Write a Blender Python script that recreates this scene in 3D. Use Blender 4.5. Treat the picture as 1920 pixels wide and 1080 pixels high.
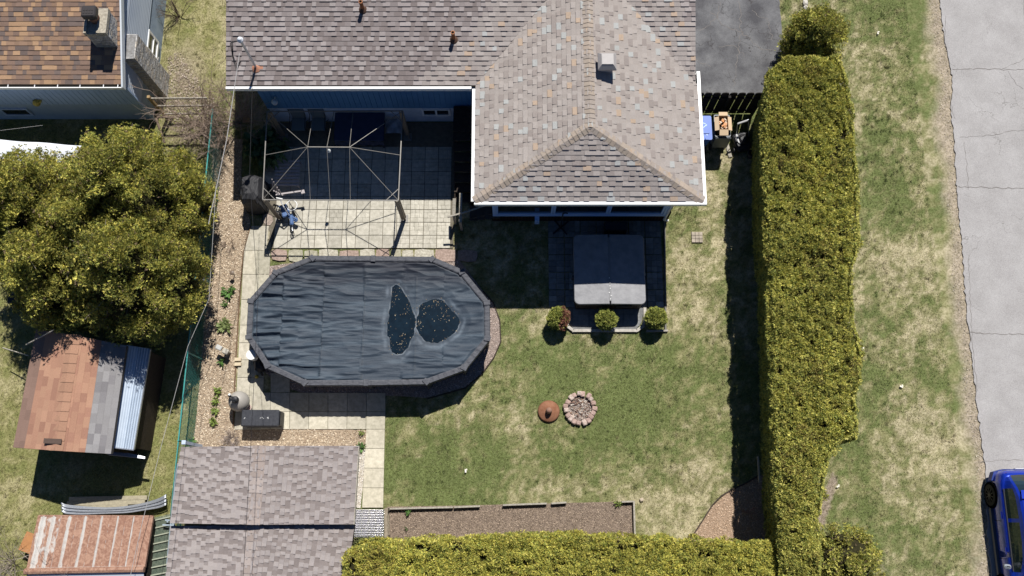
import bpy, math, random
import numpy as np
from mathutils import Vector
R = math.radians
random.seed(7)
rng = np.random.default_rng(11)
scene = bpy.context.scene
for o in list(bpy.data.objects): bpy.data.objects.remove(o)

# ------------------------------------------------------------------ camera, sky, sun, exposure
F, TH, CH = 1700.0, R(13.9), 28.0            # focal length in photo pixels, tilt from straight down, height
cam = bpy.data.cameras.new('camera'); camo = bpy.data.objects.new('camera', cam)
scene.collection.objects.link(camo); scene.camera = camo
cam.sensor_width = 36; cam.lens = 36*F/1920; cam.clip_start = .5; cam.clip_end = 2000
camo.location = (0, 0, CH); camo.rotation_euler = (TH, 0, 0)
SUN_EL, SUN_AZ = R(56), R(16.5)              # azimuth measured from +y towards +x
w = bpy.data.worlds.new('World'); scene.world = w; w.use_nodes = True
nt = w.node_tree; bg = nt.nodes['Background']; sky = nt.nodes.new('ShaderNodeTexSky')
sky.sky_type = 'NISHITA'; sky.sun_disc = False; sky.sun_elevation = SUN_EL; sky.sun_rotation = SUN_AZ
sky.air_density = .65; sky.dust_density = .1; sky.ozone_density = 9.0
nt.links.new(sky.outputs[0], bg.inputs[0]); bg.inputs[1].default_value = .06
sl = bpy.data.lights.new('sun', 'SUN'); sl.energy = 5.0; sl.angle = R(.5); sl.color = (1, .965, .91)
so = bpy.data.objects.new('sun', sl); scene.collection.objects.link(so)
sv = Vector((math.cos(SUN_EL)*math.sin(SUN_AZ), math.cos(SUN_EL)*math.cos(SUN_AZ), math.sin(SUN_EL)))
so.rotation_euler = sv.to_track_quat('Z', 'Y').to_euler(); so.location = (5, 20, 30)
vs = scene.view_settings; vs.view_transform = 'Standard'; vs.look = 'None'; vs.exposure = 0.27; vs.gamma = 1
scene.render.engine = 'CYCLES'
scene.cycles.max_bounces = 5; scene.cycles.diffuse_bounces = 2

# ------------------------------------------------------------------ helpers
CT, ST = math.cos(TH), math.sin(TH)
def P(px, py, h=0.0):
    """point of the place at height h seen at a photo position"""
    u = (px-960)/F; v = (py-540)/F
    den = CT+v*ST; k = (CH-h)/den
    return Vector((u*k, (ST-v*CT)*k, h))
def PXY(px, py, h=0.0):
    p = P(px, py, h); return (p.x, p.y)

COL = scene.collection
def meta(o, label=None, cat=None, group=None, kind=None):
    if label: o['label'] = label
    if cat: o['category'] = cat
    if group: o['group'] = group
    if kind: o['kind'] = kind
    return o
def thing(name, label, cat, loc, group=None, rz=0):
    o = bpy.data.objects.new(name, None); COL.objects.link(o)
    o.empty_display_size = .2
    o.location = loc; o.rotation_euler = (0, 0, rz)
    return meta(o, label, cat, group)
def base_of(parent):
    v = Vector((0, 0, 0))
    while parent is not None:
        v = v+Vector(parent.location); parent = parent.parent
    return v

class MB:
    def __init__(s): s.v = []; s.f = []; s.c = []; s.cur = (1, 1, 1)
    def face(s, pts, col=None):
        n = len(s.v); s.v += [tuple(p) for p in pts]; s.f.append(list(range(n, n+len(pts)))); s.c.append(col or s.cur)
    def raw(s, vs_, fs, col=None):
        n = len(s.v); s.v += [tuple(p) for p in vs_]
        for f in fs: s.f.append([i+n for i in f]); s.c.append(col or s.cur)
    def prism(s, poly, z0, z1, col=None):
        """poly: list of (x,y); z0/z1 numbers or per-vertex lists"""
        n = len(poly)
        a = sum(poly[i][0]*poly[(i+1) % n][1]-poly[(i+1) % n][0]*poly[i][1] for i in range(n))
        if a < 0: poly = poly[::-1]; z0 = z0[::-1] if isinstance(z0, list) else z0; z1 = z1[::-1] if isinstance(z1, list) else z1
        Z0 = z0 if isinstance(z0, list) else [z0]*n; Z1 = z1 if isinstance(z1, list) else [z1]*n
        vv = [(p[0], p[1], Z0[i]) for i, p in enumerate(poly)]+[(p[0], p[1], Z1[i]) for i, p in enumerate(poly)]
        fs = [list(range(n-1, -1, -1)), list(range(n, 2*n))]+[[i, (i+1) % n, n+(i+1) % n, n+i] for i in range(n)]
        s.raw(vv, fs, col)
    def box(s, x0, x1, y0, y1, z0, z1, col=None):
        s.prism([(x0, y0), (x1, y0), (x1, y1), (x0, y1)], z0, z1, col)
    def obox(s, c, sx, sy, sz, rz=0, col=None, tilt=None, bev=0):
        """box centred on c, turned by rz, optionally tilted (euler)"""
        from mathutils import Euler
        m = Euler((tilt[0] if tilt else 0, tilt[1] if tilt else 0, rz)).to_matrix()
        c = Vector(c)
        if bev <= 0:
            vv = [c+m @ Vector((x*sx/2, y*sy/2, z*sz/2)) for z in (-1, 1) for x, y in ((-1, -1), (1, -1), (1, 1), (-1, 1))]
            s.raw(vv, [[3, 2, 1, 0], [4, 5, 6, 7], [0, 1, 5, 4], [1, 2, 6, 5], [2, 3, 7, 6], [3, 0, 4, 7]], col)
        else:
            b = bev; hx, hy, hz = sx/2, sy/2, sz/2
            rings = []
            for (ix, iz) in ((b, -hz), (0, -hz+b), (0, hz-b), (b, hz)):
                X, Y = hx-ix, hy-ix; q = b
                rings.append([c+m @ Vector(p) for p in ((-X+q, -Y, iz), (X-q, -Y, iz), (X, -Y+q, iz), (X, Y-q, iz), (X-q, Y, iz), (-X+q, Y, iz), (-X, Y-q, iz), (-X, -Y+q, iz))])
            vv = [p for r_ in rings for p in r_]; fs = [list(range(7, -1, -1)), [24+i for i in range(8)]]
            for k in range(3):
                for i in range(8): j = (i+1) % 8; fs.append([k*8+i, k*8+j, k*8+8+j, k*8+8+i])
            s.raw(vv, fs, col)
    def tube(s, pts, rad, n=6, col=None, caps=True):
        pts = [Vector(p) for p in pts]
        if not isinstance(rad, (list, tuple)): rad = [rad]*len(pts)
        rings = []; prev = None
        for i, p in enumerate(pts):
            d = (pts[min(i+1, len(pts)-1)]-pts[max(i-1, 0)])
            if d.length < 1e-9: d = Vector((0, 0, 1))
            d.normalize()
            if prev is None: a = d.orthogonal().normalized()
            else:
                a = prev-d*prev.dot(d)
                a = a.normalized() if a.length > 1e-6 else d.orthogonal().normalized()
            prev = a; b = d.cross(a)
            rings.append([p+(a*math.cos(2*math.pi*k/n)+b*math.sin(2*math.pi*k/n))*rad[i] for k in range(n)])
        vv = [q for r_ in rings for q in r_]; fs = []
        for i in range(len(pts)-1):
            for k in range(n): j = (k+1) % n; fs.append([i*n+k, i*n+j, (i+1)*n+j, (i+1)*n+k])
        if caps: fs += [list(range(n-1, -1, -1)), [(len(pts)-1)*n+k for k in range(n)]]
        s.raw(vv, fs, col)
    def bar(s, a, b, w_, h_, col=None):
        """square-section bar"""
        a, b = Vector(a), Vector(b); d = (b-a).normalized()
        up = Vector((0, 0, 1)) if abs(d.z) < .95 else Vector((0, 1, 0))
        x = d.cross(up).normalized()*w_/2; y = x.cross(d).normalized()*h_/2
        vv = [a-x-y, a+x-y, a+x+y, a-x+y, b-x-y, b+x-y, b+x+y, b-x+y]
        s.raw(vv, [[3, 2, 1, 0], [4, 5, 6, 7], [0, 1, 5, 4], [1, 2, 6, 5], [2, 3, 7, 6], [3, 0, 4, 7]], col)
    def lathe(s, c, prof, n=24, col=None):
        """prof: (r,z) from bottom to top"""
        c = Vector(c); vv = []; fs = []
        for r_, z in prof:
            for k in range(n): a = 2*math.pi*k/n; vv.append(c+Vector((r_*math.cos(a), r_*math.sin(a), z)))
        for i in range(len(prof)-1):
            for k in range(n): j = (k+1) % n; fs.append([i*n+k, i*n+j, (i+1)*n+j, (i+1)*n+k])
        fs += [list(range(n-1, -1, -1)), [(len(prof)-1)*n+k for k in range(n)]]
        s.raw(vv, fs, col)
    def grid(s, fn, nu, nv, col=None, closed=False):
        vv = [fn(i/nu, j/nv) for j in range(nv+1) for i in range(nu+1)]
        s.raw(vv, [[j*(nu+1)+i, j*(nu+1)+i+1, (j+1)*(nu+1)+i+1, (j+1)*(nu+1)+i] for j in range(nv) for i in range(nu)], col)
    def build(s, name, mat, parent=None, loc=None, smooth=False, **kw):
        me = bpy.data.meshes.new(name)
        off = base_of(parent) if parent is not None else Vector(loc or (0, 0, 0))
        me.from_pydata([(x-off.x, y-off.y, z-off.z) for x, y, z in s.v], [], s.f)
        me.materials.append(mat)
        ca = me.color_attributes.new('Col', 'FLOAT_COLOR', 'CORNER')
        tot = np.array([len(f) for f in s.f]); c = np.array([list(q)[:3]+[1] for q in s.c], dtype=np.float32)
        ca.data.foreach_set('color', np.repeat(c, tot, axis=0).ravel())
        if smooth: me.polygons.foreach_set('use_smooth', [True]*len(s.f))
        me.update()
        o = bpy.data.objects.new(name, me); COL.objects.link(o)
        if parent is not None: o.parent = parent
        else: o.location = off
        return meta(o, **kw)

def np_mesh(name, V, Fc, mat, parent=None, loc=None, col=None, smooth=False, **kw):
    me = bpy.data.meshes.new(name)
    off = base_of(parent) if parent is not None else Vector(loc or (0, 0, 0))
    V = np.asarray(V, dtype=np.float32)-np.array(off, dtype=np.float32)
    k = Fc.shape[1]; m = len(Fc)
    me.vertices.add(len(V)); me.vertices.foreach_set('co', V.ravel())
    me.loops.add(m*k); me.loops.foreach_set('vertex_index', Fc.astype(np.int32).ravel())
    me.polygons.add(m); me.polygons.foreach_set('loop_start', np.arange(0, m*k, k, dtype=np.int32))
    me.polygons.foreach_set('loop_total', np.full(m, k, dtype=np.int32))
    if smooth: me.polygons.foreach_set('use_smooth', np.ones(m, dtype=bool))
    me.update(calc_edges=True)
    if col is not None:
        ca = me.color_attributes.new('Col', 'FLOAT_COLOR', 'POINT')
        ca.data.foreach_set('color', np.concatenate([col, np.ones((len(col), 1))], 1).astype(np.float32).ravel())
    me.materials.append(mat)
    o = bpy.data.objects.new(name, me); COL.objects.link(o)
    if parent is not None: o.parent = parent
    else: o.location = off
    return meta(o, **kw)

def copy_tree(o, parent=None):
    c = o.copy(); COL.objects.link(c); c.parent = parent
    for ch in [q for q in bpy.data.objects if q.parent == o]: copy_tree(ch, c)
    return c

# noise in numpy
_perm = np.random.default_rng(5).random((256, 256))
def vnoise(x, y, s=1.0, seed=0):
    x = np.asarray(x)*s+seed*17.31+1000; y = np.asarray(y)*s+seed*9.77+1000
    xi = np.floor(x).astype(int); yi = np.floor(y).astype(int); fx = x-xi; fy = y-yi
    fx = fx*fx*(3-2*fx); fy = fy*fy*(3-2*fy)
    g = lambda a, b: _perm[a % 256, b % 256]
    return (g(xi, yi)*(1-fx)+g(xi+1, yi)*fx)*(1-fy)+(g(xi, yi+1)*(1-fx)+g(xi+1, yi+1)*fx)*fy
def fbm(x, y, s=1.0, seed=0, oct=4):
    a = 0; t = 0; amp = 1
    for i in range(oct): a = a+amp*vnoise(x, y, s*2**i, seed+i); t += amp; amp *= .55
    return a/t
def pip(x, y, poly):
    x = np.asarray(x); y = np.asarray(y); ins = np.zeros(x.shape, bool); n = len(poly)
    for i in range(n):
        x0, y0 = poly[i]; x1, y1 = poly[(i+1) % n]
        if y0 == y1: continue
        c = ((y0 > y) != (y1 > y)) & (x < (x1-x0)*(y-y0)/(y1-y0)+x0); ins ^= c
    return ins
def edge_dist(x, y, poly):
    d = np.full(np.shape(x), 1e9); n = len(poly)
    for i in range(n):
        x0, y0 = poly[i]; x1, y1 = poly[(i+1) % n]
        dx, dy = x1-x0, y1-y0; L = dx*dx+dy*dy+1e-12
        t = np.clip(((x-x0)*dx+(y-y0)*dy)/L, 0, 1); d = np.minimum(d, np.hypot(x-x0-t*dx, y-y0-t*dy))
    return d
def W(pts, h=0): return [PXY(a, b, h) for a, b in pts]

# ------------------------------------------------------------------ materials
_m = {}
def M(name, c=(.5, .5, .5), rough=.8, c2=None, scale=6, bump=0, bscale=60, metal=0, attr=False, spec=.3, stretch=None, contrast=(.35, .65), trans=0, coat=0, distort=0):
    if name in _m: return _m[name]
    m = bpy.data.materials.new(name); m.use_nodes = True; n = m.node_tree.nodes; l = m.node_tree.links
    b = n['Principled BSDF']; b.inputs['Roughness'].default_value = rough; b.inputs['Metallic'].default_value = metal
    b.inputs['Specular IOR Level'].default_value = spec
    if coat: b.inputs['Coat Weight'].default_value = coat; b.inputs['Coat Roughness'].default_value = .05
    tc = n.new('ShaderNodeTexCoord'); src = tc.outputs['Object']
    if stretch:
        mp = n.new('ShaderNodeMapping'); mp.inputs['Scale'].default_value = stretch; l.new(src, mp.inputs[0]); src = mp.outputs[0]
    if attr:
        a = n.new('ShaderNodeAttribute'); a.attribute_name = 'Col'; base = a.outputs['Color']
    else:
        rgb = n.new('ShaderNodeRGB'); rgb.outputs[0].default_value = (*c, 1); base = rgb.outputs[0]
    if c2 is not None:
        nz = n.new('ShaderNodeTexNoise'); nz.inputs['Scale'].default_value = scale; nz.inputs['Detail'].default_value = 6
        nz.inputs['Roughness'].default_value = .62; nz.inputs['Distortion'].default_value = distort; l.new(src, nz.inputs['Vector'])
        cr = n.new('ShaderNodeMapRange'); cr.inputs[1].default_value = contrast[0]; cr.inputs[2].default_value = contrast[1]
        l.new(nz.outputs[0], cr.inputs[0])
        mx = n.new('ShaderNodeMix'); mx.data_type = 'RGBA'
        l.new(cr.outputs[0], mx.inputs[0]); l.new(base, mx.inputs[6])
        if attr:
            mx.blend_type = 'MULTIPLY'; mx.inputs[7].default_value = (*c2, 1)
        else: mx.inputs[7].default_value = (*c2, 1)
        base = mx.outputs[2]
    l.new(base, b.inputs['Base Color'])
    if bump:
        nb = n.new('ShaderNodeTexNoise'); nb.inputs['Scale'].default_value = bscale; nb.inputs['Detail'].default_value = 5; l.new(src, nb.inputs['Vector'])
        bp = n.new('ShaderNodeBump'); bp.inputs['Strength'].default_value = bump; bp.inputs['Distance'].default_value = .02
        l.new(nb.outputs[0], bp.inputs['Height']); l.new(bp.outputs[0], b.inputs['Normal'])
    if trans:
        t = n.new('ShaderNodeBsdfTranslucent'); l.new(base, t.inputs[0]); ms = n.new('ShaderNodeMixShader'); ms.inputs[0].default_value = trans
        l.new(b.outputs[0], ms.inputs[1]); l.new(t.outputs[0], ms.inputs[2]); l.new(ms.outputs[0], n['Material Output'].inputs[0])
    _m[name] = m; return m
m_lawn = M('lawn', attr=True, c2=(.62, .62, .55), scale=14, bump=1, bscale=45, rough=.95, spec=.1, contrast=(.4, .62))
m_blade = M('grass_blade', attr=True, rough=.6, spec=.25, trans=.25)
m_leaf = M('foliage', attr=True, rough=.55, spec=.2, trans=.18)
m_shingle = M('shingle', attr=True, c2=(.78, .78, .78), scale=60, bump=.5, bscale=160, rough=.95, spec=.15)
m_slab = M('slab', attr=True, c2=(.72, .72, .70), scale=9, bump=.35, bscale=90, rough=.9, spec=.2)
m_stone = M('stone', attr=True, c2=(.6, .58, .56), scale=16, bump=.8, bscale=30, rough=.9, spec=.2)
m_chip = M('wood_chip', attr=True, rough=.9, spec=.1)
m_wood = M('weathered_wood', (.33, .28, .21), c2=(.20, .165, .12), scale=14, stretch=(1, 1, 1), bump=.4, bscale=70, rough=.85)
m_oldwood = M('grey_wood', (.42, .39, .33), c2=(.26, .235, .19), scale=20, bump=.4, bscale=70, rough=.85)
m_darkwood = M('dark_wood', (.030, .022, .018), c2=(.055, .04, .03), scale=14, bump=.4, rough=.8)
m_white = M('white_paint', (.82, .82, .80), rough=.45, c2=(.74, .74, .72), scale=3)
m_black = M('black_plastic', (.018, .019, .022), rough=.5, c2=(.03, .03, .034), scale=20)
m_twig = M('bare_twig', (.27, .20, .15), c2=(.40, .31, .25), scale=9, rough=.85)
m_paletwig = M('pale_twig', (.42, .36, .30), c2=(.26, .21, .17), scale=9, rough=.85)
m_bark = M('bark', (.12, .085, .06), c2=(.2, .15, .11), scale=12, bump=.8, rough=.9)
m_glass = M('window_glass', (.02, .025, .03), rough=.06, spec=.8)
m_steel = M('galvanised', (.55, .57, .60), rough=.38, metal=.75, c2=(.42, .45, .5), scale=20)
m_wire = M('cable', (.02, .02, .022), rough=.6)
m_wirepale = M('pale_cable', (.35, .34, .33), rough=.6)
m_hole = M('pipe_hollow', (.004, .004, .004), rough=1, spec=0)

# ------------------------------------------------------------------ ground
road_edge = [(1752, -60), (1761, 0), (1768, 60), (1778, 118), (1786, 150), (1782, 200), (1788, 260), (1792, 330), (1797, 400), (1804, 470), (1808, 540), (1813, 600), (1822, 670), (1829, 740), (1838, 810), (1846, 870), (1850, 940), (1852, 1010), (1858, 1090), (1866, 1200)]
road_poly = W(road_edge)+[(60, PXY(1866, 1200)[1]), (60, PXY(1752, -60)[1])]
re_x = np.array([PXY(*p)[0] for p in road_edge]); re_y = np.array([PXY(*p)[1] for p in road_edge])
def road_dist(x, y): return np.interp(-np.asarray(y), -re_y, re_x)-np.asarray(x)
drive_poly = W([(1285, -40), (1459, -40), (1461, 0), (1464, 40), (1467, 80), (1470, 105), (1440, 178), (1285, 178)])
patio_poly = W([(505, 228), (850, 228), (850, 466), (505, 466)])
bed_poly = W([(398, 250), (455, 262), (452, 330), (470, 420), (458, 470), (450, 560), (443, 700), (439, 800), (438, 804), (688, 806), (688, 842), (660, 870), (330, 870), (362, 840), (372, 750), (386, 560), (398, 400)])
soil_poly = W([(726, 950), (860, 948), (1187, 940), (1191, 1040), (726, 1040)])
mulch2_poly = W([(1367, 920), (1450, 880), (1480, 1040), (1250, 1040), (1300, 1000), (1330, 955)])
tubpad_poly = W([(1027, 412), (1243, 412), (1246, 575), (1208, 577), (1200, 610), (1190, 620), (1075, 620), (1066, 610), (1066, 577), (1027, 575)])
slab_polys = [W([(450, 420), (505, 420), (505, 480), (520, 800), (440, 806), (442, 700)]), W([(480, 700), (722, 720), (720, 808), (480, 808)]), W([(685, 800), (722, 800), (719, 952), (677, 952)])]
border_poly = W([(905, 545), (925, 568), (937, 600), (938, 640), (926, 668), (903, 700), (872, 726), (800, 746), (740, 742), (580, 742), (540, 727), (505, 705), (480, 685), (500, 500), (600, 486), (860, 486)])
gravel_poly = W([(668, 842), (688, 842), (676, 952), (655, 952)])
verge_dirt = W([(1560, 885), (1572, 900), (1545, 985), (1525, 1010), (1530, 960)])
house_fp = [[(-7.9, 12.6), (5.0, 12.6), (5.0, 21), (-7.9, 21)], [(-.65, 9.15), (4.95, 9.15), (4.95, 12.7), (-.65, 12.7)], [(-23, 12.64), (-11.9, 12.64), (-11.9, 21), (-23, 21)]]
no_grass = [road_poly, drive_poly, patio_poly, bed_poly, soil_poly, mulch2_poly, tubpad_poly, border_poly, gravel_poly]+slab_polys+house_fp
blobs = [  # photo position, radius px, + straw / - green
    (950, 830, 75, -.5), (1010, 700, 60, -.3), (1160, 720, 80, -.38), (1235, 790, 80, -.4), (1250, 700, 60, -.25), (860, 900, 80, -.6), (780, 930, 70, -.5), (1100, 820, 110, -.4), (1000, 680, 90, -.35), (1220, 740, 90, -.35), (1060, 870, 60, -.3), (930, 760, 40, -.1),
    (1290, 600, 60, .3), (1300, 450, 60, .3), (1310, 880, 80, .5), (1180, 920, 60, .35), (970, 790, 35, .45), (860, 770, 30, .5), (955, 830, 25, .45), (1280, 960, 70, .5), (1060, 940, 70, .3), (1000, 600, 40, .35), (960, 660, 30, .3), (1330, 760, 50, .3), (1250, 500, 50, .25),
    (1700, 40, 70, -.55), (1680, 130, 60, -.4), (1660, 240, 40, -.35), (1640, 420, 40, .1), (1640, 560, 40, -.1), (1620, 900, 60, -.5), (1650, 1000, 70, -.35), (1640, 740, 50, -.4), (1700, 330, 60, .35), (1740, 480, 60, .45), (1680, 450, 60, .25), (1720, 640, 60, .3), (1700, 760, 50, .3), (1765, 820, 60, .45), (1720, 930, 60, .5), (1690, 1040, 70, .35), (1800, 760, 30, -.3), (1780, 960, 50, -.15),
    (360, 60, 60, .15), (350, 150, 40, .4), (30, 560, 60, .2), (30, 700, 80, .1), (40, 960, 90, .5), (300, 840, 70, -.15), (1330, 330, 40, .3), (1020, 480, 90, .0)]
bl = [(*PXY(a, b), r_/60, k) for a, b, r_, k in blobs]
def lawn_col(x, y):
    x = np.asarray(x, float); y = np.asarray(y, float)
    t = .39+1.3*(fbm(x, y, .55, 1, 5)-.5)+1.25*(fbm(x, y, 2.3, 8, 4)-.5)+1.0*(vnoise(x, y, 9, 9)-.5)
    for bx, by, br, k in bl: t = t+k*.65*np.exp(-((x-bx)**2+(y-by)**2)/(br*br))
    t = np.clip(t, 0, 1)[..., None]
    green = np.array([.155, .185, .068]); mid = np.array([.27, .26, .128]); straw = np.array([.49, .435, .285])
    c = np.where(t < .5, green+(mid-green)*t*2, mid+(straw-mid)*(t-.5)*2)
    c = c*(1.0+.22*(vnoise(x, y, 4, 3)[..., None]-.5))
    # left yard is more yellow
    l_ = np.clip((-9.3-x)/1.0, 0, 1)[..., None]; c = c*(1-l_)+(c*.55+np.array([.25, .235, .09])*.55)*l_
    # worn gravelly shoulder beside the road
    rd = road_dist(x, y)+.9*(fbm(x, y, 1.1, 21, 5)-.5)+.1; g = .92*np.clip((.78-rd)/.45, 0, 1)[..., None]
    sh = np.array([.40, .335, .265])*(.75+.6*vnoise(x, y, 9, 4)[..., None]); c = c*(1-g)+sh*g
    # bare leaf-littered earth beside the neighbour's house
    s = np.clip(1-np.hypot((x-PXY(345, 140)[0])/.9, (y-PXY(345, 140)[1])/1.6), 0, 1)[..., None]
    c = c*(1-s*.8)+np.array([.36, .30, .24])*s*.8
    for pl in (verge_dirt,):
        k = pip(x, y, pl)[..., None]; c = np.where(k, np.array([.34, .28, .22]), c)
    return c
gx = np.unique(np.concatenate([[-400, -150, -60, -30], np.arange(-20, 21, .09), [30, 60, 150, 400]]))
gy = np.unique(np.concatenate([[-400, -150, -60, -20], np.arange(-5, 19, .09), [30, 60, 150, 400]]))
GX, GY = np.meshgrid(gx, gy); GZ = (fbm(GX, GY, 1.2, 30)-.5)*.02*((abs(GX) < 20) & (GY < 19) & (GY > -5)) - .012
nx, ny = len(gx), len(gy); idx = np.arange(nx*ny).reshape(ny, nx)
Fg = np.stack([idx[:-1, :-1], idx[:-1, 1:], idx[1:, 1:], idx[1:, :-1]], -1).reshape(-1, 4)
np_mesh('lawn_ground', np.stack([GX, GY, GZ], -1).reshape(-1, 3), Fg, m_lawn, loc=(0, 0, 0), col=lawn_col(GX.ravel(), GY.ravel()), smooth=True, kind='structure')

def sheet(name, poly, z, mat, col=(1, 1, 1), thick=.05):
    b = MB(); b.prism(poly, z-thick, z, col); return b.build(name, mat, kind='structure')
# road with joints and cracks
def crack_mat(name, c, c2, sc, wth, cdark, bump=.25, scale=1.2):
    m = M(name, c, c2=c2, scale=scale, bump=bump, bscale=150, rough=.92, spec=.2)
    n = m.node_tree.nodes; l = m.node_tree.links; b = n['Principled BSDF']
    base = b.inputs['Base Color'].links[0].from_socket
    tc = n.new('ShaderNodeTexCoord'); nz = n.new('ShaderNodeTexNoise'); nz.inputs['Scale'].default_value = 2.2; nz.inputs['Detail'].default_value = 5
    l.new(tc.outputs['Object'], nz.inputs['Vector']); vm = n.new('ShaderNodeVectorMath'); vm.operation = 'MULTIPLY_ADD'
    l.new(nz.outputs['Color'], vm.inputs[0]); vm.inputs[1].default_value = (.9, .9, .9); l.new(tc.outputs['Object'], vm.inputs[2])
    vo = n.new('ShaderNodeTexVoronoi'); vo.feature = 'DISTANCE_TO_EDGE'; vo.inputs['Scale'].default_value = sc; l.new(vm.outputs[0], vo.inputs['Vector'])
    mr = n.new('ShaderNodeMapRange'); mr.inputs[1].default_value = 0; mr.inputs[2].default_value = wth; mr.inputs[3].default_value = 1; mr.inputs[4].default_value = 0
    l.new(vo.outputs['Distance'], mr.inputs[0])
    n2 = n.new('ShaderNodeTexNoise'); n2.inputs['Scale'].default_value = .8; l.new(tc.outputs['Object'], n2.inputs['Vector'])
    m2 = n.new('ShaderNodeMapRange'); m2.inputs[1].default_value = .46; m2.inputs[2].default_value = .58; l.new(n2.outputs[0], m2.inputs[0])
    mu = n.new('ShaderNodeMath'); mu.operation = 'MULTIPLY'; l.new(mr.outputs[0], mu.inputs[0]); l.new(m2.outputs[0], mu.inputs[1])
    mx = n.new('ShaderNodeMix'); mx.data_type = 'RGBA'; mx.inputs[7].default_value = (*cdark, 1)
    l.new(mu.outputs[0], mx.inputs[0]); l.new(base, mx.inputs[6]); l.new(mx.outputs[2], b.inputs['Base Color'])
    # fine aggregate speckle
    n3 = n.new('ShaderNodeTexNoise'); n3.inputs['Scale'].default_value = 55; n3.inputs['Detail'].default_value = 3; l.new(tc.outputs['Object'], n3.inputs['Vector'])
    m3 = n.new('ShaderNodeMapRange'); m3.inputs[1].default_value = .3; m3.inputs[2].default_value = .7; m3.inputs[3].default_value = .78; m3.inputs[4].default_value = 1.2; l.new(n3.outputs[0], m3.inputs[0])
    hv = n.new('ShaderNodeMix'); hv.data_type = 'RGBA'; hv.blend_type = 'MULTIPLY'; hv.inputs[0].default_value = 1
    l.new(mx.outputs[2], hv.inputs[6]); l.new(m3.outputs[0], hv.inputs[7]); l.new(hv.outputs[2], b.inputs['Base Color'])
    return m
m_road = crack_mat('road_asphalt', (.375, .362, .355), (.315, .302, .295), .32, .004, (.2, .19, .18))
m_drive = crack_mat('driveway_asphalt', (.075, .074, .08), (.18, .18, .185), 1.5, .02, (.05, .045, .045), scale=1.0)
def jag(poly, amp, step=.12, seed=3):
    out = []; r2 = random.Random(seed)
    for i in range(len(poly)):
        a = Vector(poly[i]); b = Vector(poly[(i+1) % len(poly)]); L = (b-a).length
        if L > 12: out.append(tuple(a)); continue
        k = max(1, int(L/step))
        for j in range(k):
            p = a.lerp(b, j/k); out.append((p.x+r2.uniform(-amp, amp), p.y+r2.uniform(-amp, amp)))
    return out
sheet('road', jag(road_poly, .035), .03, m_road)
sheet('driveway', jag(drive_poly, .015), .025, m_drive)
ck = MB()
m_crack = M('crack', (.19, .175, .165), rough=1, spec=0)
def crackline(pts, z, w_=.012, seed=1, wob=.05):
    r2 = random.Random(seed); pp = []
    for i in range(len(pts)-1):
        a, b = Vector(PXY(*pts[i])), Vector(PXY(*pts[i+1])); k = max(2, int((b-a).length/.1))
        for j in range(k): q = a.lerp(b, j/k); pp.append(q+Vector((r2.uniform(-1, 1), r2.uniform(-1, 1)))*wob*.5)
    for i in range(len(pp)-1):
        a, b = pp[i], pp[i+1]; d = (b-a); n_ = Vector((-d.y, d.x)).normalized()*w_*r2.uniform(.5, 1.3)
        ck.face([(a.x-n_.x, a.y-n_.y, z), (b.x-n_.x, b.y-n_.y, z), (b.x+n_.x, b.y+n_.y, z), (a.x+n_.x, a.y+n_.y, z)])
for i, c_ in enumerate([[(1784, 131), (1830, 130), (1925, 132)], [(1880, 130), (1895, 122), (1925, 110)], [(1795, 351), (1850, 352), (1925, 355)], [(1800, 258), (1860, 254), (1900, 246), (1925, 244)],
                        [(1815, 355), (1812, 310), (1805, 262)], [(1812, 624), (1860, 626), (1925, 628)], [(1815, 480), (1818, 560), (1822, 640), (1832, 740)], [(1918, 0), (1922, 60)], [(1890, 135), (1905, 160), (1925, 170)],
                        [(1838, 866), (1880, 862), (1925, 864)], [(1772, 30), (1770, 80), (1776, 100)], [(1780, 180), (1790, 230)]]): crackline(c_, .034, seed=i, w_=.011 if i in (0, 2, 5) else .006)
for i, c_ in enumerate([[(1310, 60), (1340, 40), (1350, 0)], [(1385, 0), (1390, 60), (1380, 130), (1375, 170)], [(1330, 20), (1360, 50), (1390, 60), (1420, 90), (1460, 95)], [(1350, 90), (1375, 85), (1400, 110)], [(1410, 20), (1440, 40), (1450, 80)], [(1305, 110), (1340, 130)]]): crackline(c_, .029, seed=40+i, w_=.009, wob=.12)
ck.build('pavement_cracks', m_crack, kind='structure')
sheet('pool_gravel_border', border_poly, .012, M('gravel_bed', (.34, .27, .23), c2=(.20, .16, .14), scale=26, bump=1, bscale=40))
sheet('planting_bed', jag(bed_poly, .02), .010, M('mulch_bed', (.40, .32, .23), c2=(.27, .20, .14), scale=18, bump=1, bscale=30))
sheet('garden_soil', soil_poly, .008, M('soil', (.25, .19, .145), c2=(.14, .105, .08), scale=6, bump=1, bscale=30))
sheet('corner_mulch', mulch2_poly, .009, M('mulch_pink', (.38, .27, .19), c2=(.26, .18, .12), scale=18, bump=1, bscale=30))
sheet('white_gravel_strip', gravel_poly, .009, M('gravel_pale', (.5, .45, .38), c2=(.3, .26, .22), scale=40, bump=1, bscale=40))

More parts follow.
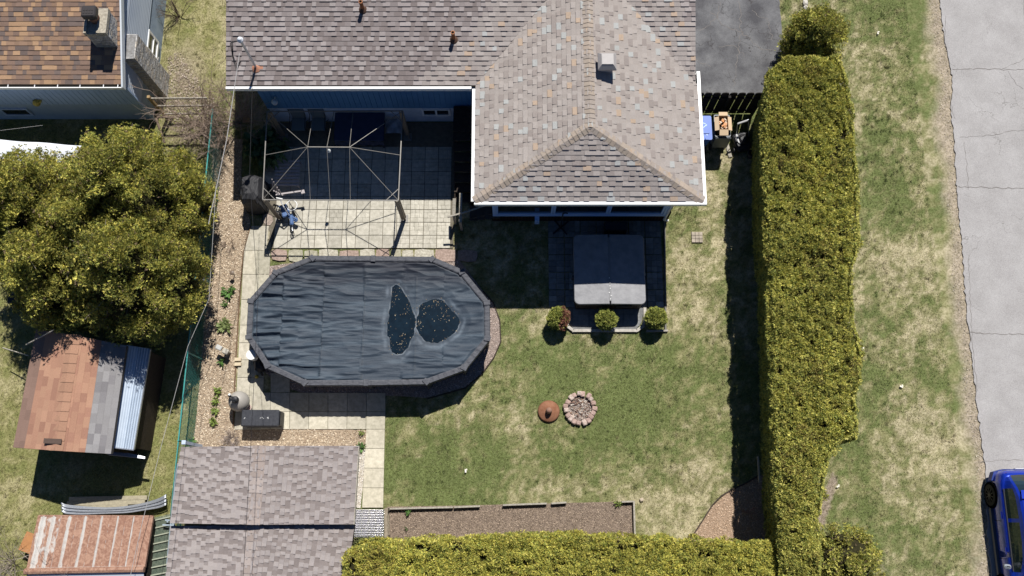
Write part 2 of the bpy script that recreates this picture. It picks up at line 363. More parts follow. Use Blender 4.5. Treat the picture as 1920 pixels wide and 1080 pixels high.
# slabs
def slab(b, quad, z=.04, gap=.006, base=(.52, .485, .40), var=.12, th=.05):
    c = Vector((sum(p[0] for p in quad)/4, sum(p[1] for p in quad)/4)); g = []
    for p in quad:
        d = Vector(p)-c; L = d.length; g.append(c+d*(1-gap*1.4/L))
    k = 1+random.uniform(-var, var); k2 = random.uniform(-.02, .02)
    col = (base[0]*k, base[1]*k, base[2]*(k+k2)); z = z+random.uniform(-.004, .004)
    b.prism([(p.x, p.y) for p in g], z-th, z, col)
def quadlerp(q, u, v):
    a = Vector(q[0]).lerp(Vector(q[1]), u); b = Vector(q[3]).lerp(Vector(q[2]), u); return a.lerp(b, v)
def slabgrid(b, pxquad, nu, nv, **k):
    q = W(pxquad)
    for i in range(nu):
        for j in range(nv):
            slab(b, [quadlerp(q, i/nu, j/nv), quadlerp(q, (i+1)/nu, j/nv), quadlerp(q, (i+1)/nu, (j+1)/nv), quadlerp(q, i/nu, (j+1)/nv)], **k)
b = MB()
# patio paved with square scored stones, each pressed with a small brick pattern
x0, y1 = PXY(513, 466)[0], PXY(513, 466)[1]; x1 = PXY(850, 440)[0]; s_ = .437
nX = int(round((x1-x0)/s_))
for i in range(-1, nX):
    for j in range(0, 8):
        X = x0+i*s_; Y = y1+j*s_
        if i < 0 and j < 5: continue
        if Y+s_ > 12.62: 
            hh = 12.6-Y
        else: hh = s_
        k = random.choice([.92, 1, 1.05, .86, 1.1]); base = (.53*k, .50*k, .425*k)
        z = .04+random.uniform(-.003, .003); g = .009
        if i >= nX-4 or random.random() < .25:   # scored into smaller pieces
            r2 = random.Random(i*31+j)
            cuts = [0, .3+r2.random()*.1, .68+r2.random()*.08, 1]
            for a in range(3):
                n2 = r2.choice([2, 3]); off = r2.random()*.1
                us = [0]+[min(.95, (q+1)/n2+off-.05) for q in range(n2-1)]+[1]
                for q in range(n2):
                    kk = 1+r2.uniform(-.06, .06)
                    b.box(X+g+us[q]*(s_-2*g)+(.003 if q else 0), X+g+us[q+1]*(s_-2*g)-.003, Y+g+cuts[a]*(hh-2*g)+(.003 if a else 0), Y+g+cuts[a+1]*(hh-2*g)-.003, .0, z-.001*((a+q) % 2), tuple(c*kk for c in base))
        else: b.box(X+g, X+s_-g, Y+g, Y+hh-g, 0, z, base)
b.box(x0-s_, x1, y1, 12.6, -.01, .021, (.17, .15, .115))
b.build('patio', m_slab, kind='structure')
b = MB()
slabgrid(b, [(472, 424), (505, 424), (500, 470), (456, 470)], 1, 1)
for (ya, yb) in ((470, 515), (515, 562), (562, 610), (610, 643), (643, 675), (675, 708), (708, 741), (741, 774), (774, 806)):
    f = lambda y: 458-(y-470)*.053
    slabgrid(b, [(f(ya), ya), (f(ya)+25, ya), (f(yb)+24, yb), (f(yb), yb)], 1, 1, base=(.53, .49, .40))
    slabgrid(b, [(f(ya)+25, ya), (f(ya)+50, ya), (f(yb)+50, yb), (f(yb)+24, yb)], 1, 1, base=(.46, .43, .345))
slabgrid(b, [(472, 736), (508, 736), (508, 772), (472, 772)], 2, 1)
slabgrid(b, [(508, 700), (544, 700), (544, 736), (508, 736)], 1, 1)
slabgrid(b, [(508, 736), (723, 737), (723, 772), (508, 772)], 6, 1, base=(.50, .465, .375))
slabgrid(b, [(472, 772), (723, 772), (722, 805), (472, 805)], 7, 1, base=(.56, .52, .42))
slabgrid(b, [(687, 805), (722, 805), (719, 952), (679, 952)], 1, 4, base=(.62, .57, .46), z=.045)
b.build('concrete_path', m_slab, kind='structure')
b = MB()   # irregular flagstones along the pool
xx = 508
while xx < 862:
    wd = random.uniform(20, 42); yt = 468+random.uniform(-1, 2); yb = 489+random.uniform(-3, 3)
    pts = W([(xx+2, yt+2), (xx+wd*.4, yt), (xx+wd-2, yt+random.uniform(0, 3)), (xx+wd-1, (yt+yb)/2), (xx+wd-4, yb), (xx+wd*.5, yb+1), (xx+3, yb-2), (xx+1, (yt+yb)/2)])
    pk = random.random() < .3
    b.prism(pts, 0, .035+random.uniform(0, .015), (.42, .32, .27) if pk else random.choice([(.45, .43, .33), (.38, .35, .26), (.54, .51, .42)])); xx += wd
for p in [(497, 440), (500, 462), (496, 505), (490, 525), (503, 412)]:
    a = random.random()*3; r_ = 11
    b.prism(W([(p[0]+r_*.9*math.cos(a+t), p[1]+r_*1.3*math.sin(a+t)*random.uniform(.8, 1)) for t in [k*math.pi/3.5 for k in range(7)]]), 0, .04, random.choice([(.42, .38, .27), (.40, .33, .28)]))
b.build('flagstone_edging', m_stone, kind='structure')
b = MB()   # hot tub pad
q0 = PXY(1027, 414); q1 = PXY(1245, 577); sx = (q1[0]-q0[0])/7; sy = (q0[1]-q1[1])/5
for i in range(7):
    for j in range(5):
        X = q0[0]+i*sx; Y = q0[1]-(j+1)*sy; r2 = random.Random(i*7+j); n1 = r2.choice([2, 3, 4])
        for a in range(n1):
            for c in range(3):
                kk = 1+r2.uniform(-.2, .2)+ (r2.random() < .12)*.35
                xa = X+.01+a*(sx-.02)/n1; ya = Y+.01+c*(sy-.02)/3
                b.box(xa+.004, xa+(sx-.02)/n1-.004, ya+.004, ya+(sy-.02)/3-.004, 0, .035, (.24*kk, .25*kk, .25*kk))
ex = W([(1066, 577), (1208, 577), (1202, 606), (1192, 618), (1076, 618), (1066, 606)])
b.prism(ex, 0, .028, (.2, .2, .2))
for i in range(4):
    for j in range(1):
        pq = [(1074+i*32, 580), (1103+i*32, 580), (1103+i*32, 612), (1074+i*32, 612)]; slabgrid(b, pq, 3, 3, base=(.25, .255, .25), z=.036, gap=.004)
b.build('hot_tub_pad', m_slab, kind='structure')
b = MB()   # pale concrete kerb round the pad
kp = [(1209, 577), (1209, 600), (1205, 612), (1194, 620), (1075, 620), (1064, 612), (1062, 596)]
for i in range(len(kp)-1):
    a, c = P(*kp[i], .04), P(*kp[i+1], .04); b.bar(a, c, .09, .08, (.5, .47, .42)); b.obox((c.x, c.y, .04), .088, .088, .078, .4, (.5, .47, .42))
a, c = P(1212, 621, .04), P(1252, 620, .04); b.bar(a, c, .06, .08, (.45, .42, .38)); b.bar(P(1246, 414, .04), P(1248, 618, .04), .05, .08, (.2, .19, .18))
b.build('pad_kerb', m_slab, kind='structure')

# grass blades: one mesh nobody could count
def blades(n, x0, x1, y0, y1, excl, L=(.025, .06), wd=.006, keep=None):
    x = rng.uniform(x0, x1, n); y = rng.uniform(y0, y1, n); ok = np.ones(n, bool)
    for p in excl: ok &= ~pip(x, y, p)
    ok &= road_dist(x, y) > rng.uniform(-.03, .6, n)
    ok &= vnoise(x, y, 7, 50) > rng.uniform(-.4, .55, n)
    x, y = x[ok], y[ok]; n = len(x)
    a = rng.uniform(0, 2*np.pi, n); L_ = rng.uniform(*L, n); lean = rng.uniform(.3, 1.3, n)
    dx, dy = np.cos(a), np.sin(a); w_ = wd*rng.uniform(.7, 1.5, n)
    la = a+rng.uniform(-.9, .9, n)
    tip = np.stack([x+np.cos(la)*L_*np.sin(lean), y+np.sin(la)*L_*np.sin(lean), L_*np.cos(lean)], -1)
    b0 = np.stack([x-dy*w_, y+dx*w_, np.full(n, -.012)], -1); b1 = np.stack([x+dy*w_, y-dx*w_, np.full(n, -.012)], -1)
    V = np.stack([b0, b1, tip], 1).reshape(-1, 3); Fc = np.arange(n*3).reshape(-1, 3)
    c = lawn_col(x, y)*rng.uniform(.65, 1.5, n)[:, None]
    dead = rng.random(n) < .16; c[dead] = c[dead]*.4+np.array([.42, .37, .22])*.6
    return V, Fc, np.repeat(c, 3, axis=0)
V, Fc, c = blades(620000, -17.5, 13.6, -2.2, 17.5, no_grass)
nt_ = 6500; tx = rng.uniform(-17.5, 13.6, nt_); ty = rng.uniform(-2.2, 17.5, nt_); kk = vnoise(tx, ty, 3.1, 97) > .6
for p_q in no_grass: kk &= ~pip(tx, ty, p_q)
kk &= road_dist(tx, ty) > .1; tx, ty = tx[kk], ty[kk]; n_ = len(tx)*26; cx_q = np.repeat(tx, 26)+rng.normal(0, .022, n_); cy_q = np.repeat(ty, 26)+rng.normal(0, .022, n_)
la = rng.uniform(0, 6.28, n_); L_ = rng.uniform(.035, .095, n_); le = rng.uniform(.3, 1.2, n_); wq = .005
V2 = np.stack([np.stack([cx_q-np.sin(la)*wq, cy_q+np.cos(la)*wq, np.zeros(n_)-.01], -1), np.stack([cx_q+np.sin(la)*wq, cy_q-np.cos(la)*wq, np.zeros(n_)-.01], -1), np.stack([cx_q+np.cos(la)*L_*np.sin(le), cy_q+np.sin(la)*L_*np.sin(le), L_*np.cos(le)], -1)], 1).reshape(-1, 3)
c2_ = np.repeat(lawn_col(tx, ty)*rng.uniform(.85, 1.2, len(tx))[:, None], 26, axis=0)*rng.uniform(.8, 1.25, n_)[:, None]
Fc = np.concatenate([Fc, np.arange(n_*3).reshape(-1, 3)+len(V)]); V = np.concatenate([V, V2]); c = np.concatenate([c, np.repeat(c2_, 3, axis=0)])
np_mesh('lawn_grass', V, Fc, m_blade, loc=(0, 0, 0), col=c, label='short patchy green and straw coloured grass covering the yards', cat='grass', kind='stuff')

# chips and pebbles
def chips(name, poly, n, pal, size=(.02, .06), zmax=.03, mat=m_chip, label='', cat='mulch', thick=False):
    xs = [p[0] for p in poly]; ys = [p[1] for p in poly]
    x = rng.uniform(min(xs), max(xs), n); y = rng.uniform(min(ys), max(ys), n); k = pip(x, y, poly); x, y = x[k], y[k]; n = len(x)
    a = rng.uniform(0, np.pi, n); L = rng.uniform(*size, n); W_ = L*rng.uniform(.25, .6, n); z = rng.uniform(.015, zmax, n)
    tx, ty = rng.uniform(-.5, .5, n), rng.uniform(-.5, .5, n)
    ux, uy = np.cos(a), np.sin(a); V = []
    for su, sv_ in ((-1, -1), (1, -1), (1, 1), (-1, 1)):
        ox = su*ux*L/2-sv_*uy*W_/2; oy = su*uy*L/2+sv_*ux*W_/2; V.append(np.stack([x+ox, y+oy, z+tx*ox+ty*oy], -1))
    V = np.stack(V, 1).reshape(-1, 3); Fc = np.arange(n*4).reshape(-1, 4)
    pal = np.array(pal); c = pal[rng.integers(0, len(pal), n)]*rng.uniform(.75, 1.25, n)[:, None]
    np_mesh(name, V, Fc, mat, loc=(*poly[0], 0), col=np.repeat(c, 4, axis=0), label=label, cat=cat, kind='stuff')
tan = [(.58, .47, .34), (.48, .38, .27), (.66, .56, .43), (.38, .29, .20), (.27, .20, .14)]
chips('bark_mulch', bed_poly, 46000, tan, label='light tan bark chips in the bed between chain link fence and path')
chips('soil_mulch', soil_poly, 16000, [(.27, .205, .155), (.35, .27, .20), (.16, .12, .09), (.42, .33, .25)], size=(.012, .036), label='brown soil crumbs and chips in the long bed before the hedge')
chips('corner_chips', mulch2_poly, 9000, [(.5, .36, .25), (.4, .28, .19), (.6, .46, .34)], size=(.012, .04), label='pinkish wood chips in the corner bed between the hedges')
chips('pale_pebbles', gravel_poly, 3500, [(.62, .57, .48), (.5, .44, .36), (.7, .66, .6)], size=(.02, .045), label='cream pebbles beside the shingled shed', cat='gravel')
chips('pool_pebbles', border_poly, 26000, [(.45, .36, .31), (.36, .28, .25), (.52, .44, .40), (.25, .2, .18)], size=(.02, .05), label='pinkish gravel round the foot of the covered pool', cat='gravel')
sh_poly = [(re_x[i], re_y[i]) for i in range(len(re_x))]+[(re_x[i]-.20-.25*random.random(), re_y[i]) for i in range(len(re_x)-1, -1, -1)]
chips('shoulder_gravel', sh_poly, 9000, [(.42, .36, .29), (.34, .28, .22), (.5, .45, .38), (.26, .2, .15)], size=(.012, .032), label='brown grit and gravel along the road edge', cat='gravel')
lp = W([(316, 110), (335, 95), (352, 120), (372, 150), (380, 175), (404, 185), (392, 250), (350, 262), (320, 240), (300, 190), (312, 150)])
chips('leaf_litter', lp, 2600, [(.38, .31, .25), (.28, .22, .17), (.48, .41, .34)], label='dry brown leaf litter under the bare bushes between the houses', cat='leaf litter')

# ------------------------------------------------------------------ roofs
def clip(poly, c, n_):
    out = []; L = len(poly)
    for i in range(L):
        a, b_ = poly[i], poly[(i+1) % L]; da = (a[0]-c[0])*n_[0]+(a[1]-c[1])*n_[1]; db = (b_[0]-c[0])*n_[0]+(b_[1]-c[1])*n_[1]
        if da >= 0: out.append(a)
        if (da >= 0) != (db >= 0): t = da/(da-db); out.append((a[0]+(b_[0]-a[0])*t, a[1]+(b_[1]-a[1])*t))
    return out
def shingle_face(b, pts, pal, course=.145, tw=(.11, .24), thick=.012, tooth=.020, deck=True, deckcol=(.1, .09, .08)):
    pts = [Vector(p) for p in pts]; U = (pts[1]-pts[0]).normalized()
    N = (pts[1]-pts[0]).cross(pts[2]-pts[0]).normalized()
    if N.z < 0: N = -N
    c3 = sum(pts, Vector())/len(pts); V = N.cross(U)
    if V.dot(c3-pts[0]) < 0: V = -V
    O = pts[0]; pu = [((p-O).dot(U), (p-O).dot(V)) for p in pts]
    ar = sum(pu[i][0]*pu[(i+1) % len(pu)][1]-pu[(i+1) % len(pu)][0]*pu[i][1] for i in range(len(pu)))
    if ar < 0: pu = pu[::-1]
    us = [p[0] for p in pu]; v_max = max(p[1] for p in pu); lines = []
    for i in range(len(pu)):
        a, q = pu[i], pu[(i+1) % len(pu)]; lines.append((a, (-(q[1]-a[1]), q[0]-a[0])))
    r = 0
    while r*course < v_max:
        v0 = r*course; v1 = v0+course; u = min(us)-random.random()*.2; tooth_on = random.random() < .5
        while u < max(us):
            w_ = random.uniform(*tw); poly = [(u, v0), (u+w_, v0), (u+w_, v1), (u, v1)]
            tooth_on = (not tooth_on) if random.random() < .8 else tooth_on
            for c, n_ in lines:
                poly = clip(poly, c, n_)
                if len(poly) < 3: break
            if len(poly) >= 3:
                t0 = thick+(tooth if tooth_on else 0); pc = O+U*(u+w_/2)+V*(v0+course/2); col = pal(pc, tooth_on)
                top = [O+U*p[0]+V*p[1]+N*(t0*(1-(p[1]-v0)/course)+.003) for p in poly]; bot = [O+U*p[0]+V*p[1]-N*.004 for p in poly]
                k = len(top); b.raw(top+bot, [list(range(k))]+[[i, k+i, k+(i+1) % k, (i+1) % k] for i in range(k)], col)
            u += w_
        r += 1
    if deck:
        lo = [p-Vector((0, 0, .14)) for p in pts]; up = [p-N*.003 for p in pts]; k = len(pts)
        b.raw(up+lo, [list(range(k)), list(range(2*k-1, k-1, -1))]+[[i, k+i, k+(i+1) % k, (i+1) % k] for i in range(k)], deckcol)
    return N
def cap_row(b, lo, hi, N1, N2, w_=.17, col=None, step=.14):
    lo, hi = Vector(lo), Vector(hi); d = (hi-lo).normalized(); L = (hi-lo).length
    s1 = N1.cross(d).normalized(); s2 = N2.cross(d).normalized(); c0 = (N1+N2).normalized()
    if s1.z > 0: s1 = -s1
    if s2.z > 0: s2 = -s2
    n = int(L/step)
    for i in range(n):
        a = lo+d*(i*L/n); q = lo+d*((i+1)*L/n+.01); ha, hb = .040, .022
        cc = col()
        A = [a+s1*w_+c0*(ha-.012), a+c0*ha, a+s2*w_+c0*(ha-.012)]; B = [q+s1*w_+c0*(hb-.012), q+c0*hb, q+s2*w_+c0*(hb-.012)]
        dn = c0*.03
        b.raw(A+B+[p-dn for p in A]+[p-dn for p in B], [[0, 1, 4, 3], [1, 2, 5, 4], [6, 0, 3, 9], [2, 8, 11, 5], [0, 6, 7, 1], [1, 7, 8, 2]], cc)
def jitter(c, k=.12):
    s = 1+random.uniform(-k, k); return (c[0]*s, c[1]*s, c[2]*s)
mauve = [(.30, .265, .258), (.26, .226, .219), (.335, .30, .29), (.218, .185, .177)]
def pal_mauve(p, t): return jitter(random.choice(mauve[:3]) if t else random.choice([mauve[1], mauve[3], mauve[3]]), .08)
def pal_tan(p, t):
    r_ = random.random()
    if not t: return jitter((.372, .330, .302), .04)
    if r_ < .13: return jitter((.42, .425, .41), .06)
    if r_ < .21: return jitter((.45, .345, .26), .06)
    if r_ < .52: return jitter((.312, .272, .250), .06)
    return jitter((.395, .353, .325), .05)
def pal_tandk(p, t):
    c = pal_tan(p, t); return (c[0]*.95, c[1]*.95, c[2]*.97)
# --- main house numbers
EH = 3.5; yE = PXY(650, 160, EH)[1]; xG = PXY(424, 160, EH)[0]; xW = PXY(892, 165, EH)[0]; xE = PXY(1312, 250, EH)[0]; yS = PXY(1100, 377, EH)[1]
xM = (xW+xE)/2; RISE = .95; p_ = RISE/(xM-xW); s_m = p_*.85
yJ = yE+RISE/s_m; yR = yE+4.6; zR = EH+s_m*4.6
xRg = xE-.05
yHip = PXY(1103, 236, EH+RISE)[1]
house = thing('house', 'bungalow with beige and mauve shingle roof, blue siding and a hipped wing beside the driveway', 'house', (xM, yE+1, 0))
b = MB()
def pal_main(p, t):
    # newer tan shingles were laced in beside the valleys
    dl = abs((p.x-xW)-(p.y-yE)*s_m/p_) if p.x < xM else abs((xE-p.x)-(p.y-yE)*s_m/p_)
    dv = (xW-p.x)+(p.y-yE)*s_m/p_ if p.x < xM else (p.x-xE)+(p.y-yE)*s_m/p_
    lim = 1.15+.7*vnoise(p.x*0+3, int(p.y/.42), 1, 3)+random.uniform(-.2, .2)
    return pal_tandk(p, t) if dv < lim else pal_mauve(p, t)
Nm = shingle_face(b, [(xG, yE, EH), (xW, yE, EH), (xM, yJ, EH+RISE), (xM, yR, zR), (xG, yR, zR)], pal_main)
shingle_face(b, [(xM, yR, zR), (xM, yJ, EH+RISE), (xRg, yE, EH), (xRg, yR, zR)][::-1] if False else [(xRg-.001, yE, EH), (xRg, yR, zR), (xM, yR, zR), (xM, yJ, EH+RISE)], pal_main, deck=False) if False else None
# right-hand part of the main slope: courses run parallel with the eave
def shingle_face_u(b, pts, U, pal, **k):
    P0 = Vector(pts[0]); q = [Vector(x) for x in pts]
    # use a virtual eave point so that rows follow U
    return shingle_face_dir(b, q, Vector(U), pal, **k)
def shingle_face_dir(b, q, U, pal, course=.145, **k):
    N = (q[1]-q[0]).cross(q[2]-q[0]).normalized(); N = -N if N.z < 0 else N
    V = N.cross(U); V = -V if V.z < 0 else V
    low = min(q, key=lambda p: (p-q[0]).dot(V)); umin = min((p-low).dot(U) for p in q)
    O = low+U*umin
    return _sf(b, q, O, U, V, N, pal, course, **k)
def _sf(b, pts, O, U, V, N, pal, course, tw=(.11, .24), thick=.012, tooth=.020):
    pu = [((p-O).dot(U), (p-O).dot(V)) for p in pts]
    ar = sum(pu[i][0]*pu[(i+1) % len(pu)][1]-pu[(i+1) % len(pu)][0]*pu[i][1] for i in range(len(pu)))
    if ar < 0: pu = pu[::-1]
    us = [p[0] for p in pu]; vm = max(p[1] for p in pu)
    lines = [(pu[i], (-(pu[(i+1) % len(pu)][1]-pu[i][1]), pu[(i+1) % len(pu)][0]-pu[i][0])) for i in range(len(pu))]
    r = 0
    while r*course < vm:
        v0 = r*course; v1 = v0+course; u = min(us)-random.random()*.2; on = random.random() < .5
        while u < max(us):
            w_ = random.uniform(*tw); poly = [(u, v0), (u+w_, v0), (u+w_, v1), (u, v1)]; on = (not on) if random.random() < .8 else on
            for c, n_ in lines:
                poly = clip(poly, c, n_)
                if len(poly) < 3: break
            if len(poly) >= 3:
                t0 = thick+(tooth if on else 0); pc = O+U*(u+w_/2)+V*(v0+course/2)
                top = [O+U*p[0]+V*p[1]+N*(t0*(1-(p[1]-v0)/course)+.003) for p in poly]; bot = [O+U*p[0]+V*p[1]-N*.004 for p in poly]
                kk = len(top); b.raw(top+bot, [list(range(kk))]+[[i, kk+i, kk+(i+1) % kk, (i+1) % kk] for i in range(kk)], pal(pc, on))
            u += w_
        r += 1
    lo = [p-Vector((0, 0, .14)) for p in pts]; up = [p-N*.003 for p in pts]; kk = len(pts)
    b.raw(up+lo, [list(range(kk)), list(range(2*kk-1, kk-1, -1))]+[[i, kk+i, kk+(i+1) % kk, (i+1) % kk] for i in range(kk)], (.1, .09, .08))
    return N
shingle_face_u(b, [(xRg, yE, EH+.0), (xRg, yR, zR), (xM, yR, zR), (xM, yJ, EH+RISE)], (1, 0, 0), pal_main)
shingle_face(b, [(xRg, yR+4.6, EH), (xG, yR+4.6, EH), (xG, yR, zR), (xRg, yR, zR)], pal_mauve, course=.3, tw=(.3, .6))
NW_ = shingle_face(b, [(xW, yE, EH), (xW, yS, EH), (xM, yHip, EH+RISE), (xM, yJ, EH+RISE)], pal_tan)
NE_ = shingle_face(b, [(xE, yS, EH), (xE, yE, EH), (xM, yJ, EH+RISE), (xM, yHip, EH+RISE)], pal_tan)
NS_ = shingle_face(b, [(xW, yS, EH), (xE, yS, EH), (xM, yHip, EH+RISE)], pal_tandk)
roof = b.build('roof', m_shingle, house)
b = MB(); capc = lambda: jitter(random.choice([(.37, .31, .255), (.40, .33, .27), (.35, .30, .26)]), .06)
cap_row(b, (xM, yHip-.05, EH+RISE), (xM, yJ+.05, EH+RISE), NW_, NE_, col=capc, w_=.16)
cap_row(b, (xW, yS, EH), (xM, yHip, EH+RISE), NW_, NS_, col=capc, w_=.15)
cap_row(b, (xE, yS, EH), (xM, yHip, EH+RISE), NE_, NS_, col=capc, w_=.15)
b.build('ridge_cap', m_shingle, house)
# gutters
def gutter(b, a, c, out, w_=.13, lip=.055, h=.12):
    a, c, out = Vector(a), Vector(c), Vector(out)
    def strip(o0, o1, z0, z1, col): b.prism([tuple((a+out*o0)[:2]), tuple((c+out*o0)[:2]), tuple((c+out*o1)[:2]), tuple((a+out*o1)[:2])], z0, z1, col)
    z = a.z; strip(-.02, w_-lip, z-h-.03, z-h, (.05, .045, .04)); strip(w_-lip, w_, z-h-.03, z+.0, (.82, .82, .8))
gb = MB()
gutter(gb, (xG-.01, yE, EH), (xW-.13, yE, EH), (0, -1, 0), w_=.11, lip=.075)
gutter(gb, (xW, yE-.11, EH), (xW, yS-.10, EH), (-1, 0, 0), w_=.10, lip=.09)
gutter(gb, (xW-.10, yS, EH), (xE+.10, yS, EH), (0, -1, 0), w_=.10, lip=.09)
gutter(gb, (xE, yS-.0, EH), (xE, yE+.45, EH), (1, 0, 0), w_=.10, lip=.09)
gb.build('gutter', M('gutter_metal', attr=True, rough=.25, spec=.5), house)
# walls
m_blue = M('blue_siding', (.07, .20, .40), c2=(.06, .175, .36), scale=3, rough=.6)
m_found = M('white_foundation', (.52, .60, .72), c2=(.42, .50, .62), scale=4, rough=.85, bump=.3)
yw = P(700, 228).y; xw0 = -7.88; xw1 = xE-.45
def profile_prism(b, x0, x1, prof):
    n = len(prof); vv = [(x0, y, z) for y, z in prof]+[(x1, y, z) for y, z in prof]
    b.raw(vv, [list(range(n)), list(range(2*n-1, n-1, -1))]+[[i, n+i, n+(i+1) % n, (i+1) % n] for i in range(n)])
b = MB(); yb_ = yR+4.2
profile_prism(b, xw0, xw1, [(yw, 1.07), (yw, EH-.12), (yR, zR-.18), (yb_, EH-.12), (yb_, 1.07)])
x = xw0+.01
while x < xW+.4: b.box(x, x+.158, yw-.018, yw-.001, 1.05, EH-.13); x += .17
b.box(xW+.45, xw1, P(1100, 414).y+.02, yw+.05, 1.07, EH-.145)
b.build('wall', m_blue, house)
b = MB(); b.box(xw0+.03, xw1-.03, yw+.01, yb_-.03, -.05, 1.068); b.box(xw0, xW+.4, yw-.022, yw+.02, 1.03, 1.075)
b.build('foundation', m_found, house)
b = MB()
b.box(xW+.43, xw1+.02, P(1100, 414).y, yw, -.05, .80, (.05, .03, .025))
for i in range(55):
    X = xW+.45+i*(xw1-xW-.45)/55; b.box(X, X+.035, P(1100, 414).y-.012, P(1100, 414).y+.01, 0, .78, (.10, .05, .04))
b.build('brick_skirt', m_stone, house)
# sunroom windows
ysw = P(1100, 414).y-.03; xs0, xs1 = PXY(924, 399, .85)[0], PXY(1247, 399, .85)[0]
m_frame = M('window_frame_paint', (.45, .62, .88), rough=.5)
wn = 3; cuts = [xs0+.1, PXY(1037, 399, 1)[0], PXY(1140, 399, 1)[0], xs1-.08]
for i in range(3):
    a, c = cuts[i]+.05, cuts[i+1]-.05
    f = MB(); t = .07; z0, z1 = .92, 2.75
    f.box(a-.045, c+.045, ysw-.05, ysw+.05, z0-t, z0); f.box(a-.045, c+.045, ysw-.05, ysw+.05, z1, z1+t)
    f.box(a-.045, a+.02, ysw-.047, ysw+.047, z0, z1); f.box(c-.02, c+.045, ysw-.047, ysw+.047, z0, z1)
    wo = f.build('window', m_frame, house)
    g = MB(); g.box(a+.02, c-.02, ysw-.005, ysw+.01, z0, z1); g.build('pane', m_glass, wo)
b = MB(); b.box(xs0, xs1, ysw-.07, ysw+.06, .76, .847); b.box(xs0, xs0+.1, ysw-.06, ysw+.06, .85, EH-.15); b.box(xs1-.08, xs1, ysw-.06, ysw+.06, .85, EH-.15); b.box(xs0+.1, xs1-.08, ysw-.06, ysw+.06, 2.83, EH-.15)
b.build('window_surround', m_frame, house)
b = MB(); bx, by = PXY(1007, 402, .7); b.box(bx-.07, bx+.07, ysw-.22, ysw-.05, .42, .75); b.build('electric_box', m_frame, house)
b = MB(); dx, dy = P(1241, 408, .3).x, P(1241, 408, .3).y
b.tube([(xs1+.05, ysw-.05, EH-.2), (xs1+.05, ysw-.05, .35), (dx+.08, dy-.02, .2), (dx+.22, dy-.06, .16)], .045, 8)
b.build('downspout', m_white, house)
# basement window and wall lamp
f = MB(); c = P(818, 208, .75); f.box(c.x-.46, c.x+.46, yw-.045, yw+.012, .52, .58); f.box(c.x-.46, c.x+.46, yw-.045, yw+.012, .95, 1.0)
for q in (-.46, -.03, .40): f.box(c.x+q, c.x+q+.06, yw-.043, yw+.012, .58, .95)
wo = f.build('window', M('basement_frame', (.75, .78, .8), rough=.5), house); g = MB(); g.box(c.x-.4, c.x+.4, yw-.015, yw+.011, .58, .95); g.build('pane', m_glass, wo)
b = MB(); c = P(515, 190, 1.9); b.tube([(c.x, yw-.0, 1.9), (c.x, yw-.18, 1.95)], .02); b.lathe((c.x, yw-.2, 1.82), [(.03, 0), (.09, .03), (.1, .1), (.03, .16)], 12); b.build('wall_lamp', M('lamp_glass', (.6, .62, .6), rough=.3), house)
for X in (PXY(545, 163, 3.3)[0], PXY(755, 163, 3.3)[0]):
    b = MB(); xr_ = X+1.3 if X < -4 else X+.8; b.box(X, xr_, yw-.05, yw-.02, 2.6, 2.66); b.box(X, xr_, yw-.05, yw-.02, 3.2, 3.26); b.box(X, X+.06, yw-.048, yw-.02, 2.66, 3.2); b.box(xr_-.06, xr_, yw-.048, yw-.02, 2.66, 3.2); wo = b.build('window', m_frame, house)
    g = MB(); g.box(X+.06, xr_-.06, yw-.03, yw-.021, 2.66, 3.2); g.build('pane', m_glass, wo)
# vents
for (px, py, hh) in ((676, 3, 4.46), (849, 61, 4.22)):
    t = P(px, py, hh); zr = EH+s_m*(t.y-yE); b = MB(); b.tube([(t.x, t.y, zr-.05), (t.x, t.y, hh)], .055, 12, (.32, .13, .06)); b.lathe((t.x, t.y, zr-.02), [(.14, 0), (.13, .03), (.06, .10)], 12, (.12, .07, .05))
    b.lathe((t.x, t.y, hh-.02), [(.056, 0), (.062, 0), (.062, .03), (.045, .034)], 14, (.45, .2, .1))
    o = b.build('vent_pipe', m_stone, house); b = MB(); b.lathe((t.x, t.y, hh+.004), [(.04, 0), (.04, .012)], 12); b.build('pipe_opening', m_hole, o)
c = P(1139, 112, 4.75); zr = EH+RISE-p_*(c.x-xM); b = MB()
b.box(c.x-.17, c.x+.17, c.y-.17, c.y+.17, zr-.1, 4.62); q = .26
b.prism([(c.x-q, c.y-q), (c.x+q, c.y-q), (c.x+q, c.y+q), (c.x-q, c.y+q)], 4.60, 4.66)
b.raw([(c.x+sx_*q, c.y+sy_*q, 4.66) for sx_, sy_ in ((-1, -1), (1, -1), (1, 1), (-1, 1))]+[(c.x+sx_*.17, c.y+sy_*.17, 4.78) for sx_, sy_ in ((-1, -1), (1, -1), (1, 1), (-1, 1))], [[4, 5, 6, 7], [0, 1, 5, 4], [1, 2, 6, 5], [2, 3, 7, 6], [3, 0, 4, 7]])
b.box(c.x-.16, c.x+.16, c.y-.16, c.y+.16, 4.77, 4.80)
b.build('roof_vent', M('vent_metal', (.36, .335, .325), rough=.5, c2=(.32, .30, .29), scale=8), house)

